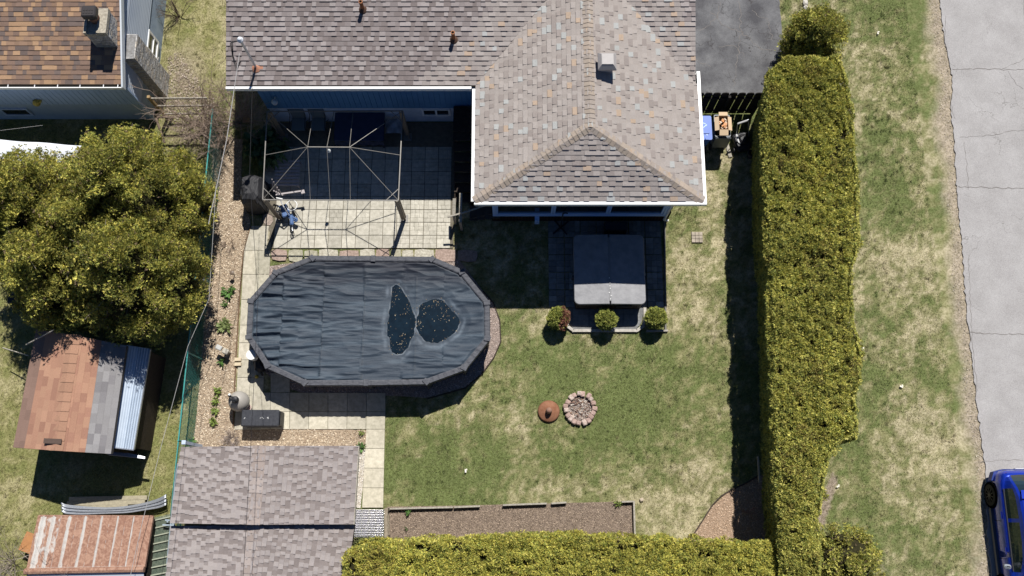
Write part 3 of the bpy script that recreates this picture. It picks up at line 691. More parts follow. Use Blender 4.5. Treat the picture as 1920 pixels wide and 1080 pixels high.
# service mast
m0 = P(481, 128, EH+s_m*(PXY(481, 128, 3.8)[1]-yE)); mast = thing('service_mast', 'steel electric service mast with pale weatherhead rising through the roof edge', 'mast', m0)
mt = P(450, 90, 5.45); mt = Vector((m0.x, m0.y, 5.2))
b = MB(); b.tube([(m0.x, m0.y, 3.4), mt], .035, 10); b.build('pole', m_steel, mast)
b = MB(); b.lathe((mt.x, mt.y, mt.z-.03), [(.04, 0), (.08, .03), (.09, .1), (.05, .17), (.01, .19)], 12); b.build('weatherhead', M('weatherhead_metal', (.7, .72, .75), rough=.35), mast)
b = MB(); b.lathe((m0.x, m0.y, m0.z), [(.16, 0), (.15, .03), (.05, .09)], 12); b.box(m0.x+.02, m0.x+.2, m0.y-.05, m0.y+.16, m0.z+.01, m0.z+.05); b.build('flashing', M('rust_flash', (.45, .2, .12), c2=(.3, .15, .1), scale=14), mast)
b = MB()
for k in range(3):
    o_ = .03*k; b.tube([(mt.x-.02, mt.y-.03, 5.25), (mt.x-.22-o_, mt.y-.02-o_, 5.22), (mt.x-.28-o_, mt.y-.3, 4.9-.1*k), (mt.x-.2, mt.y-.5-.1*k, 4.75), (mt.x-.05, mt.y-.45, 4.9)], .010, 5)
b.build('drip_loop', m_wire, mast)
def wire(name, pts, rad, mat, label, sag=.0):
    q = []; pts = [P(*p) for p in pts]
    for i in range(len(pts)-1):
        for j in range(8): t = j/8; v = pts[i].lerp(pts[i+1], t); q.append(v-Vector((0, 0, sag*4*t*(1-t))))
    q.append(pts[-1]); b = MB(); b.tube(q, rad, 5); return b.build(name, mat, loc=pts[0], label=label, cat='cable')
wire('overhead_cable', [(449, 100, 5.2), (425, 262, 5.3), (391, 420, 5.4)], .010, m_wirepale, 'pale overhead cable running down from the service mast over the mulch bed')
wire('overhead_cable', [(405, 350, 2.2), (392, 560, 2.1), (352, 650, 2.1), (300, 845, 2.2), (262, 1000, 2.3), (240, 1100, 2.4)], .007, m_wirepale, 'pale thin wire slanting beside the chain link fence to the rusty roof')
wire('overhead_cable', [(474, 130, 5.0), (468, 330, 5.1), (484, 560, 5.0), (470, 840, 5.0), (455, 1100, 5.0)], .006, m_wire, 'thin dark cable crossing patio edge, pool cover and shingled shed')
wire('overhead_cable', [(360, 620, 3.2), (318, 980, 3.0), (300, 1100, 3)], .005, m_wire, 'thin dark wire hanging over the left yard beside the teal fence')
wire('overhead_cable', [(-10, 246, 2.5), (80, 235, 2.5)], .005, m_wirepale, 'short pale wire crossing the shade by the far left house wall')

# ------------------------------------------------------------------ neighbour's house
NE = 2.8; nx1 = PXY(228, 160, NE)[0]; nyE = PXY(100, 158, NE)[1]; ns = .30
nh = thing('house', 'neighbouring house with orange brown shingles, grey siding and a stone chimney', 'house', (-14, 14, 0))
def pal_brown(p, t):
    r_ = random.random()
    if r_ < .22: return jitter((.42, .27, .165), .1)
    if r_ < .5: return jitter((.30, .195, .135), .1)
    if r_ < .8: return jitter((.235, .16, .125), .1)
    return jitter((.175, .135, .12), .1)
b = MB(); nzR = NE+ns*4.6; shingle_face(b, [(-22, nyE, NE), (nx1, nyE, NE), (nx1, nyE+4.6, nzR), (-22, nyE+4.6, nzR)], pal_brown, tw=(.1, .3), tooth=.006)
shingle_face(b, [(nx1, nyE+9.2, NE), (-22, nyE+9.2, NE), (-22, nyE+4.6, nzR), (nx1, nyE+4.6, nzR)], pal_brown, course=.3, tw=(.3, .6))
b.build('roof', m_shingle, nh)
b = MB(); gutter(b, (-22, nyE, NE), (nx1+.04, nyE, NE), (0, -1, 0), w_=.12, lip=.03, h=.09)
b.prism([(nx1, nyE-.1), (nx1+.05, nyE-.1), (nx1+.05, nyE+4.6), (nx1, nyE+4.6)], [NE-.2, NE-.2, nzR-.17, nzR-.17], [NE+.02, NE+.02, nzR+.03, nzR+.03], (.6, .65, .7))
for px in (15, 65, 108, 150, 194, 221): X = PXY(px, 160, NE)[0]; b.box(X-.012, X+.012, nyE-.12, nyE+.01, NE-.01, NE+.004, (.8, .8, .8))
b.build('gutter', M('gutter_metal'), nh)
nyw = nyE+.12; nxw = nx1-.09
m_sid = M('grey_blue_siding', (.36, .47, .66), c2=(.32, .43, .62), scale=2, rough=.6)
b = MB(); profile_prism(b, -22, nxw, [(nyw, 1.2), (nyw, NE-.12), (nyE+4.6, nzR-.16), (nyE+9.1, NE-.12), (nyE+9.1, 1.2)])
y = nyw+.01
x = -22
while x < nxw-.16: b.box(x, x+.155, nyw-.015, nyw-.001, 1.18, NE-.13); x += .17
b.build('wall', m_sid, nh)
b = MB()
for k in range(14):
    z = 1.2+.115*k; ya, yb2 = nyw, nyE+6
    if z > NE-.15: ya = nyE+(z-NE+.22)/ns
    b.raw([(nxw+.001, ya, z), (nxw+.022, ya, z), (nxw+.004, ya, z+.113), (nxw+.001, ya, z+.113), (nxw+.001, yb2, z), (nxw+.022, yb2, z), (nxw+.004, yb2, z+.113), (nxw+.001, yb2, z+.113)], [[0, 1, 2, 3], [1, 5, 6, 2], [0, 4, 5, 1], [3, 2, 6, 7], [4, 7, 6, 5]])
b.build('lap_siding', M('pale_lap_siding', (.50, .56, .64), c2=(.45, .51, .6), scale=2, rough=.6), nh)
b = MB(); b.box(-22, nxw-.01, nyw+.015, nyE+9, -.05, 1.198); b.build('foundation', M('grey_stucco', (.36, .44, .55), c2=(.30, .38, .49), scale=3, rough=.9, bump=.4), nh)
b = MB(); b.bar((nxw+.02, nyw-.01, 0), (nxw+.02, nyw-.01, NE-.15), .07, .07); b.build('corner_board', m_sid, nh)
# window east
wy = 14.95; f = MB()
for z0_, z1_ in ((.25, .33), (.62, .66), (1.02, 1.1)): f.box(nxw-.02, nxw+.045, wy-.28, wy+.42, z0_+.1, z1_+.1)
for y_ in (-.28, .34): f.box(nxw-.02, nxw+.043, wy+y_, wy+y_+.08, .35, 1.19)
wo = f.build('window', m_white, nh); g = MB(); g.box(nxw-.02, nxw+.01, wy-.2, wy+.34, .43, 1.12); g.build('pane', m_glass, wo)
b = MB(); b.tube([(nxw+.03, wy-.33, .7), (nxw+.05, wy-.4, .45), (nxw+.06, wy-.1, .3), (nxw+.05, wy-.62, .35), (nxw+.04, wy-.7, 1.1)], .012, 5); b.build('cable', m_wirepale, nh)
# basement window south + yellow vent hood
c = P(30, 211, .62); f = MB(); f.box(c.x-.46, c.x+.46, nyw-.035, nyw+.02, .35, .42); f.box(c.x-.46, c.x+.46, nyw-.035, nyw+.02, .8, .86); f.box(c.x-.46, c.x-.40, nyw-.033, nyw+.02, .42, .8); f.box(c.x+.40, c.x+.46, nyw-.033, nyw+.02, .42, .8)
wo = f.build('window', m_found, nh); g = MB(); g.box(c.x-.4, c.x+.4, nyw-.01, nyw+.016, .42, .8); g.build('pane', m_glass, wo)
c = P(68, 189, 1.5); b = MB(); b.lathe((c.x, nyw-.1, 1.38), [(.02, 0), (.1, .02), (.12, .12), (.07, .2), (.02, .22)], 10); b.box(c.x-.02, c.x+.17, nyw-.12, nyw, 1.5, 1.54); b.build('wall_vent', M('vent_yellow', (.42, .33, .08), rough=.7), nh)
# chimney
cx0, cx1, cy0, cy1, ctop = -12.56, -11.93, 13.66, 14.42, 3.95
r2 = random.Random(4)
def stonework(b, cx0, cx1, cy0, cy1, za, zb):
    b.box(cx0+.02, cx1-.02, cy0+.02, cy1-.02, za, zb, (.3, .3, .3)); zz = za
    while zz < zb-.03:
        h_ = .065
        for side in range(4):
            a0, a1 = (cx0, cx1) if side in (0, 2) else (cy0, cy1); u = a0; off = r2.uniform(0, .15); first = True
            while u < a1-.005:
                w2 = min(a1-u, (off if first and off > .05 else r2.uniform(.10, .26))); first = False
                k = r2.uniform(.75, 1.2); col = tuple(q*k for q in r2.choice([(.52, .515, .51), (.46, .46, .46), (.56, .51, .44), (.50, .49, .47)])); pr = r2.uniform(0, .007)
                if side == 0: b.box(u+.004, u+w2-.004, cy0-pr, cy0+.03, zz+.004, zz+h_-.004, col)
                if side == 2: b.box(u+.004, u+w2-.004, cy1-.03, cy1+pr, zz+.004, zz+h_-.004, col)
                if side == 1: b.box(cx1-.03, cx1+pr, u+.004, u+w2-.004, zz+.004, zz+h_-.004, col)
                if side == 3: b.box(cx0-pr, cx0+.03, u+.004, u+w2-.004, zz+.004, zz+h_-.004, col)
                u += w2
        zz += h_
b = MB(); stonework(b, cx0, cx1, cy0, cy1, 2.9, ctop-.1); stonework(b, cx1-.1, -11.56, 13.50, 14.32, 0, 2.72); b.box(cx0+.05, cx1-.03, cy0+.05, cy1-.05, 2.5, 3.0, (.3, .3, .3))
ch = b.build('chimney', m_stone, nh)
b = MB(); cc = (.46, .42, .34)
b.box(cx0-.02, cx1+.02, cy0-.02, cy1+.02, ctop-.10, ctop-.03, cc)
b.box(cx1-.26, cx1+.02, cy0-.02, cy1+.02, ctop-.03, ctop+.06, cc); b.box(cx0-.02, cx0+.06, cy0-.02, cy1+.02, ctop-.03, ctop+.05, cc); b.box(cx0+.06, cx1-.26, cy1-.1, cy1+.02, ctop-.03, ctop+.05, cc)
b.build('chimney_crown', m_stone, ch)
b = MB(); fx, fy = cx0+.27, cy1-.3; b.lathe((fx, fy, ctop-.04), [(.15, 0), (.15, .22), (.12, .22), (.12, .1)], 18); b.build('flue', M('clay', (.35, .17, .1), c2=(.25, .12, .08), rough=.8), ch)
b = MB(); b.obox((fx, fy, ctop+.36), .42, .36, .22, .03, bev=.03)
for i in range(4):
    for j in range(2): b.obox((fx-.12+.08*i, fy-.06+.09*j, ctop+.475), .05, .06, .012, 0)
for s1 in (-1, 1):
    for s2 in (-1, 1): b.bar((fx+.13*s1, fy+.1*s2, ctop+.15), (fx+.15*s1, fy+.12*s2, ctop+.3), .02, .02)
b.build('chimney_cap', M('black_metal', (.05, .045, .045), rough=.45, metal=.3), ch)

# ------------------------------------------------------------------ foliage tools
def sprays(Pn, Nn, size, cols, k=6, spread=.95, wd=.13):
    n = len(Pn); Nn = Nn/np.linalg.norm(Nn, axis=1, keepdims=True)
    t = np.cross(Nn, rng.normal(size=(n, 3))); t /= np.linalg.norm(t, axis=1, keepdims=True); bt = np.cross(Nn, t)
    V = []; C = []
    size = np.broadcast_to(size, (n,))*rng.uniform(.6, 1.3, n)
    for i in range(k):
        ang = (i-(k-1)/2)/(k-1)*2.3+rng.uniform(-.25, .25, n)
        d = Nn*(np.cos(ang)*.75)[:, None]+t*(np.sin(ang)*spread)[:, None]+bt*rng.uniform(-.45, .45, n)[:, None]
        L = size*(1-.25*abs(i-(k-1)/2)/(k/2))*rng.uniform(.8, 1.15, n); tip = Pn+d*L[:, None]
        # width axis
        wv = np.cross(d, bt+.6*rng.normal(size=(n, 3))); wv /= np.linalg.norm(wv, axis=1, keepdims=True)+1e-9
        mid = Pn+d*(L*.45)[:, None]; ww = (L*wd)[:, None]
        V.append(np.stack([Pn, mid+wv*ww, tip, mid-wv*ww], 1)); cc = cols*rng.uniform(.85, 1.15, n)[:, None]; C.append(np.repeat(cc[:, None, :], 4, 1))
    V = np.concatenate(V).reshape(-1, 3); C = np.concatenate(C).reshape(-1, 3); Fc = np.arange(len(V)).reshape(-1, 4)
    return V, Fc, C
def join(parts):
    Vs, Fs, Cs, o = [], [], [], 0
    for V, Fc, C in parts: Vs.append(V); Fs.append(Fc+o); Cs.append(C); o += len(V)
    return np.concatenate(Vs), np.concatenate(Fs), np.concatenate(Cs)
LEAF = np.array([[.56, .53, .13], [.43, .43, .10], [.30, .33, .085], [.66, .60, .17], [.51, .47, .11], [.22, .25, .065]])
def leafcols(n, w_=None, pal=LEAF):
    return pal[rng.choice(len(pal), n, p=w_)]*rng.uniform(.8, 1.2, n)[:, None]
def core_quads(poly, z0, z1, inset, col, amp=.06):
    c = np.mean(np.array(poly), 0); b = []
    return poly
def hedge_mesh(poly, h, dens_top=2100, dens_side=620, size=.078, pal=LEAF, w_=None, zvar=.14, bulge=.08):
    """clipped cedar hedge: lumpy surface of small sprays round an added dark core that blocks light"""
    pa = np.array(poly); x0, y0 = pa.min(0); x1, y1 = pa.max(0); area = (x1-x0)*(y1-y0)
    n = int(area*dens_top); x = rng.uniform(x0, x1, n); y = rng.uniform(y0, y1, n)
    wx = x+.12*(vnoise(x, y, 2.5, 91)-.5)*2; wy = y+.12*(vnoise(x, y, 2.5, 92)-.5)*2
    k = pip(wx, wy, poly); x, y = x[k], y[k]
    ed = edge_dist(x, y, poly)
    lump = vnoise(x, y, 4.6, 60)*.6+vnoise(x, y, 10, 61)*.4
    keep = lump > rng.uniform(.14, .46, len(x)); x, y, ed, lump = x[keep], y[keep], ed[keep], lump[keep]
    rnd = np.clip(1-ed/.35, 0, 1)**2*.30
    z = h+(lump-.5)*2*zvar+(fbm(x, y, .8, 62)-.5)*.35-rnd-rng.uniform(0, .08, len(x))
    gx_ = (vnoise(x+.05, y, 5.5, 60)-vnoise(x-.05, y, 5.5, 60))*2.2; gy_ = (vnoise(x, y+.05, 5.5, 60)-vnoise(x, y-.05, 5.5, 60))*2.2
    N = np.stack([-gx_, -gy_, np.ones(len(x))], -1)+rng.normal(size=(len(x), 3))*.42
    cl = leafcols(len(x), w_, pal)*(.72+.56*fbm(x, y, 1.1, 65))[:, None]
    br = (fbm(x, y, 1.6, 66) > .66) & (rng.random(len(x)) < .45); cl[br] = cl[br]*.5+np.array([.13, .085, .035])
    sz = size*(.75+.6*vnoise(x, y, 2.2, 67)); parts = [sprays(np.stack([x, y, z], -1), N, sz, cl)]
    # sides
    L = 0
    for i in range(len(poly)):
        a = np.array(poly[i]); q = np.array(poly[(i+1) % len(poly)]); d = q-a; L = np.hypot(*d)
        if L < .01: continue
        n = int(L*h*dens_side)
        if n < 1: continue
        t = rng.random(n); zz = rng.uniform(.05, h, n)*1.0; nrm = np.array([d[1], -d[0]])/L
        if pip(np.array([(a+q)[0]/2+nrm[0]*.05]), np.array([(a+q)[1]/2+nrm[1]*.05]), poly)[0]: nrm = -nrm
        s = t*L; lump = vnoise(s+i*7, zz, 5, 70)*.6+vnoise(s+i*7, zz, 10, 71)*.4
        kp = lump > rng.uniform(.1, .45, n); t, zz, lump = t[kp], zz[kp], lump[kp]
        off = (lump-.5)*.2-.04-.42*(1-zz/h)-np.clip((zz-(h-.3))/.3, 0, 1)**2*.12
        Pp = np.stack([a[0]+d[0]*t+nrm[0]*off, a[1]+d[1]*t+nrm[1]*off, zz], -1)
        N = np.array([nrm[0], nrm[1], .45])+rng.normal(size=(len(t), 3))*.4
        parts.append(sprays(Pp, N, size, leafcols(len(t), w_, pal)))
    return join(parts)
def hedge_core(poly, h, inset=.22):
    # inset polygon towards inside by averaging edge normals
    n = len(poly); out = []
    a = sum(poly[i][0]*poly[(i+1) % n][1]-poly[(i+1) % n][0]*poly[i][1] for i in range(n)); sg = 1 if a > 0 else -1
    for i in range(n):
        p0, p1, p2 = Vector(poly[i-1]), Vector(poly[i]), Vector(poly[(i+1) % n]); e1 = (p1-p0).normalized(); e2 = (p2-p1).normalized()
        n1 = Vector((-e1.y, e1.x))*sg; n2 = Vector((-e2.y, e2.x))*sg; m = (n1+n2).normalized(); out.append(p1+m*inset)
    return [(p.x, p.y) for p in out]
m_core = M('dark_blocking_core', (.045, .04, .02), c2=(.025, .025, .012), scale=18, bump=1, rough=1, spec=0)  # solid dark filling added inside foliage to block light and darken the gaps
def hedge(name, label, poly, h, cat='hedge', **k):
    c = np.mean(np.array(poly), 0); t = thing(name, label, cat, (c[0], c[1], 0))
    V, Fc, C = hedge_mesh(poly, h, **k); np_mesh('foliage', V, Fc, m_leaf, t, col=C)
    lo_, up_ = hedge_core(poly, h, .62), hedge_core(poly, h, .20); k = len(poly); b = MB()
    b.raw([(*q, .02) for q in lo_]+[(*q, h-.32) for q in up_], [list(range(k-1, -1, -1)), list(range(k, 2*k))]+[[i, (i+1) % k, k+(i+1) % k, k+i] for i in range(k)]); b.build('light_blocking_core', m_core, t); return t  # added dark solid, keeps light from passing through the hedge
hl = [(1480, 98), (1460, 112), (1446, 126), (1437, 150), (1433, 200), (1430, 260), (1432, 330), (1436, 420), (1443, 500), (1446, 600), (1449, 700), (1452, 800), (1455, 900), (1462, 1010), (1470, 1090), (1545, 1090), (1545, 1010), (1540, 980), (1548, 930), (1556, 885), (1562, 850), (1585, 830), (1614, 822), (1614, 770), (1606, 740), (1620, 720), (1620, 650), (1608, 600), (1604, 520), (1618, 440), (1616, 380), (1612, 300), (1606, 220), (1600, 170), (1588, 130), (1576, 98)]
hedge('cedar_hedge', 'tall clipped yellow green cedar hedge running alongside the road verge', [PXY(a, b_, 3.0) for a, b_ in hl], 3.0)
hb = [(640, 1200), (638, 1060), (645, 1035), (665, 1020), (720, 1011), (800, 1006), (900, 1000), (1000, 995), (1100, 997), (1200, 1001), (1300, 1007), (1440, 1012), (1462, 1020), (1475, 1200)]
LEAFB = LEAF*np.array([1.12, 1.1, 1.0])
hedge('cedar_hedge', 'bright yellow green clipped cedar hedge behind the long soil bed', [PXY(a, b_, 2.5) for a, b_ in hb], 2.5, pal=LEAFB, dens_side=260)

def crown(c, H, Rr, nclump, per, size=.085, z0=.1, prof=None, pal=LEAF, w_=None, rc=(.28, .5), seed=0, core=.62):
    """clumps of sprays over a cone-ovoid"""
    prof = prof or (lambda t: math.sin(math.pi*min(1, (t*.86+.14)))**.7)
    r2 = random.Random(seed); parts = []; cents = []; nclump = int(nclump*2.2)
    for i in range(nclump):
        t = r2.random()**.9; a = r2.uniform(0, 6.283); lob = .86+.28*float(fbm(np.array([math.cos(a)*1.3+seed]), np.array([math.sin(a)*1.3+t*2.5]), 1.2, 77+seed)[0])
        rr = Rr*prof(t)*lob*r2.choice([1, 1, 1, .88, .7]); z = H*(z0+(1-z0)*t)*r2.uniform(.88, 1.03); q = r2.uniform(*rc)*.72
        cents.append((Vector((c[0]+math.cos(a)*max(0, rr-q*.5), c[1]+math.sin(a)*max(0, rr-q*.5), z)), q, a))
    for ce, q, a in cents:
        n = int(2.1*per*(q/.4)**1.6); d = rng.normal(size=(n, 3)); ou = Vector((math.cos(a)*.8, math.sin(a)*.8, .7)).normalized(); out = np.array(ou)
        # a drooping bough: sprays strung along the outward direction, not a ball
        s_ = rng.uniform(-.9, 1.3, n); d = d*.42*(1.25-abs(s_)*.5)[:, None]; Pp = np.array(ce)+(d+out*s_[:, None])*q*np.array([1, 1, .8])
        tone = r2.uniform(.6, 1.25); cl = leafcols(n, w_, pal)*tone; dead = rng.random(n) < .05; cl[dead] = np.array([.26, .19, .12])
        parts.append(sprays(Pp, d+out*.8+np.array([0, 0, .4])+rng.normal(size=(n, 3))*.35, size, cl))
    return join(parts), cents
def tree(name, label, c, H, Rr, nclump, per, trunk_r=.1, cat='tree', group=None, core=.74, **k):
    t = thing(name, label, cat, (c[0], c[1], 0), group); (V, Fc, C), cents = crown(c, H, Rr, nclump, per, **k)
    np_mesh('crown', V, Fc, m_leaf, t, col=C)
    b = MB(); b.tube([(c[0], c[1], 0), (c[0]+.05, c[1], H*.4), (c[0], c[1]+.04, H*.93)], [trunk_r, trunk_r*.7, trunk_r*.2], 8)
    r2 = random.Random(int(H*100))
    for ce, q, a in cents[::5]: b.tube([(c[0], c[1], ce.z*.75), Vector((c[0], c[1], ce.z*.85)).lerp(ce, .6), ce+Vector((math.cos(a), math.sin(a), .3))*q*.5], [trunk_r*.3, trunk_r*.18, .006], 4)
    b.build('trunk', m_bark, t)
    if H > 3.2:
        b = MB()
        for ce, q, a in cents[::4]:
            pts = [Vector((c[0], c[1], ce.z*.9)), ce]; dd = Vector((math.cos(a), math.sin(a), r2.uniform(.1, .8))).normalized()
            for _ in range(4): dd = (dd+Vector((r2.uniform(-.3, .3), r2.uniform(-.3, .3), r2.uniform(-.2, .3)))).normalized(); pts.append(pts[-1]+dd*r2.uniform(.08, .15))
            b.tube(pts, [.016, .010, .009, .007, .005, .003], 4)
        b.build('branches', m_paletwig, t)
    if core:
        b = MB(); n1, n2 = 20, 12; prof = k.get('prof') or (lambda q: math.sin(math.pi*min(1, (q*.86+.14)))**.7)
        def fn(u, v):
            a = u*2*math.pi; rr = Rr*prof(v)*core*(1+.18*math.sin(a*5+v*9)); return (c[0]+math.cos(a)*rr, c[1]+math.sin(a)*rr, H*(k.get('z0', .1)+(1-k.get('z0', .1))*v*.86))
        b.grid(fn, n1, n2); b.build('light_blocking_core', m_core, t)  # added dark shell that gives the crown its shaded interior
    return t
TP = np.array([[.54, .50, .11], [.36, .37, .085], [.24, .26, .065], [.66, .58, .14], [.44, .42, .095], [.16, .18, .045]])
def at_h(px, py, h): v = P(px, py, h); return (v.x, v.y)
tree('cedar_tree', 'big shaggy cedar at the left edge beside the white tent canopy', at_h(55, 385, 3.6), 5.4, 1.85, 105, 150, pal=TP, seed=1)
tree('cedar_tree', 'tallest bushy cedar nearest the neighbouring house and bare bush', at_h(225, 350, 3.8), 5.5, 1.85, 110, 150, pal=TP, seed=2)
tree('cedar_tree', 'shaggy dark cedar shading the orange shed roof from the left', at_h(105, 500, 3.0), 4.9, 1.6, 100, 150, pal=TP, seed=3)
tree('cedar_tree', 'bushy cedar leaning against the chain link fence above the metal lean-to', at_h(240, 502, 3.2), 5.1, 1.8, 105, 150, pal=TP, seed=4)
tree('cedar_tree', 'narrow cedar filling the gap beside the green fence', at_h(318, 350, 2.6), 3.8, .95, 55, 140, pal=TP*1.1, seed=6, rc=(.22, .38))
tree('cedar_tree', 'cedar in the middle of the shaggy cedar group with bare twigs showing', at_h(165, 430, 3.6), 5.3, 1.7, 100, 140, pal=TP, seed=9, rc=(.25, .42))
conep = lambda t: (1-t)**.8*.95+.12
tree('cedar_tree', 'small conical cedar at the driveway end of the long hedge', at_h(1533, 70, 1.7), 2.9, .92, 80, 150, prof=lambda t: math.sin(math.pi*(t*.68+.26))**.9, pal=LEAF, seed=5, rc=(.2, .34), z0=.04)
tree('cedar_shrub', 'loose low cedar shrub spilling onto the verge at the hedge corner', at_h(1585, 1050, .9), 1.7, .95, 34, 120, prof=lambda t: math.sin(math.pi*(t*.8+.2))**.6, pal=LEAF, seed=8, rc=(.18, .3), cat='shrub', z0=.12)
# three clipped ball shrubs
def ball(px, py, label, red=False, seed=0):
    hc = .46; rr_ = (.375, .345, .36)[seed-1]; p = P(px, py, hc); t = thing('ball_shrub', label, 'shrub', (p.x, p.y, 0), 'clipped ball shrubs beside the hot tub')
    n = 2600; d = rng.normal(size=(n, 3)); d[:, 2] = abs(d[:, 2])*1.0-.35*rng.random(n); d /= np.linalg.norm(d, axis=1, keepdims=True)
    lump = .80+.3*vnoise(d[:, 0]*1.5+seed*3, d[:, 1]*1.5+d[:, 2], 3, 80+seed); Pp = np.array([p.x, p.y, hc])+d*(rr_*lump*rng.uniform(.82, 1, n))[:, None]*np.array([1, 1, 1.05])
    cl = leafcols(n, None, LEAF*np.array([.72, .8, .8]))
    if red:
        m = (d[:, 0]*.8-d[:, 1]*.15+.25*(vnoise(d[:, 0], d[:, 1], 5, 4)-.5)) > .12; k = m & (rng.random(n) < .85); cl[k] = np.array([[.26, .10, .07], [.34, .17, .12], [.18, .09, .06]])[rng.integers(0, 3, k.sum())]
    V, Fc, C = sprays(Pp, d+rng.normal(size=(n, 3))*.35, .06, cl); np_mesh('foliage', V, Fc, m_leaf, t, col=C)
    b = MB(); b.lathe((p.x, p.y, 0), [(.03, 0), (.03, .12), (.18, .2), (.28, .4), (.25, .6), (.12, .74), (.01, .78)], 14); b.build('light_blocking_core', m_core, t)  # added dark solid that stops light inside the ball
ball(1047, 597, 'ball shrub with a reddish brown dead patch, leftmost by the hot tub', True, 1)
ball(1136, 599, 'round green ball shrub, the middle one in front of the hot tub', False, 2)
ball(1229, 597, 'round green ball shrub, rightmost at the outer corner of the hot tub pad', False, 3)

# bare bushes
def bare(name, label, c, H, spread, stems, mat, cat='bush', depth=4, r0=.018, seed=0, lean=(0, 0), pale=False):
    r2 = random.Random(seed); b = MB()
    def br(p, d, L, r_, k):
        pts = [p]; dd = d.copy()
        for i in range(4): dd = (dd+Vector((r2.uniform(-.22, .22), r2.uniform(-.22, .22), r2.uniform(-.1, .14)))).normalized(); pts.append(pts[-1]+dd*L/4)
        b.tube(pts, [r_, r_*.85, r_*.72, r_*.6, r_*.48], 4, caps=False)
        if k > 0:
            for i in range(r2.choice([2, 3, 3, 4])):
                q = pts[r2.choice([1, 2, 3, 4])]; nd = (dd+Vector((r2.uniform(-.9, .9), r2.uniform(-.9, .9), r2.uniform(-.35, .45)))).normalized(); br(q, nd, L*r2.uniform(.45, .75), r_*.55, k-1)
    c = Vector((c[0], c[1], 0))
    for i in range(stems):
        a = r2.uniform(0, 6.28); d = Vector((math.cos(a)*spread*r2.uniform(.3, 1)+lean[0], math.sin(a)*spread*r2.uniform(.3, 1)+lean[1], 1)).normalized()
        br(c+Vector((math.cos(a)*.06, math.sin(a)*.06, 0)), d, H*r2.uniform(.45, .62), r0*r2.uniform(.7, 1.1), depth-1)
    return b.build(name, mat, loc=c, label=label, cat=cat)
bare('bare_bush', 'leafless brown bush between the wooden gate and neighbouring house', PXY(388, 238), 2.6, .95, 34, m_twig, seed=3, r0=.020, depth=4)
bare('bare_bush', 'leafless twiggy bush in the shade at the corner of the blue house', PXY(452, 228), 2.1, 1.0, 30, m_twig, seed=4, r0=.018, depth=4)
bare('bare_bush', 'leafless tangled bush between the teal fence top and the shaded house corner', PXY(420, 275), 1.9, 1.0, 16, m_twig, seed=24, r0=.016, depth=4)
bare('bare_bush', 'dark leafless bush beside the neighbouring house window', PXY(337, 35), 1.2, .9, 14, m_bark, seed=7, r0=.014, depth=4)
bare('bare_sapling', 'tall leafless pale sapling arching over the rusty metal roof', PXY(128, 1100), 3.6, .5, 9, m_paletwig, 'tree', depth=4, r0=.016, seed=12, lean=(.0, .25))
bare('bare_sapling', 'low leafless brushwood at the bottom left corner of the yard', PXY(25, 1060), 2.0, .9, 16, m_paletwig, 'tree', depth=4, r0=.012, seed=14)
bare('dry_lavender', 'dry grey brown rounded bush at the corner of the shingled shed', PXY(437, 826), .55, 1.3, 46, M('dry_stem', (.40, .34, .31), c2=(.28, .23, .21), scale=9), depth=3, r0=.007, seed=15)
bare('dry_twigs', 'low reddish bare twigs on the shaded corner mulch', PXY(1402, 966), .5, 1.4, 5, M('red_twig', (.28, .1, .07)), depth=3, r0=.006, seed=16)
bare('dry_twigs', 'withered brown plant lying on the mulch near the covered grill', PXY(430, 462), .35, 1.6, 16, m_twig, depth=3, r0=.008, seed=17)
bare('bare_sapling', 'bare twigs poking from the cedar shrub at the hedge corner', PXY(1585, 1042), 1.9, .5, 3, m_paletwig, 'tree', depth=3, r0=.012, seed=19)

# leafy plants in the beds
m_plant = M('leafy_green', attr=True, rough=.5, spec=.3, trans=.2)
def plant(px, py, r_, n, col, label, seed, h=.16, name='garden_plant'):
    p = P(px, py, 0); r2 = random.Random(seed); b = MB()
    for i in range(n):
        a = r2.uniform(0, 6.28); L = r_*r2.uniform(.5, 1.1); d = Vector((math.cos(a), math.sin(a), 0)); s = Vector((-d.y, d.x, 0)); w2 = L*.14; o_ = Vector((r2.uniform(-1, 1), r2.uniform(-1, 1), 0))*r_*.35+p
        z1, z2, z3 = h*r2.uniform(.4, 1), h*r2.uniform(.5, 1.2), h*r2.uniform(.1, .7); cc = jitter(col, .3)
        q = [o_+Vector((0, 0, .02)), o_+d*L*.4+s*w2+Vector((0, 0, z1)), o_+d*L*.4-s*w2+Vector((0, 0, z1)), o_+d*L*.75+s*w2*.7+Vector((0, 0, z2)), o_+d*L*.75-s*w2*.7+Vector((0, 0, z2)), o_+d*L+Vector((0, 0, z3))]
        b.raw(q, [[0, 2, 1], [1, 2, 4, 3], [3, 4, 5]], cc)
    b.build(name, m_plant, loc=p, label=label, cat='plant', group='small plants in the beds')
G1, G2 = (.10, .20, .05), (.20, .27, .06)
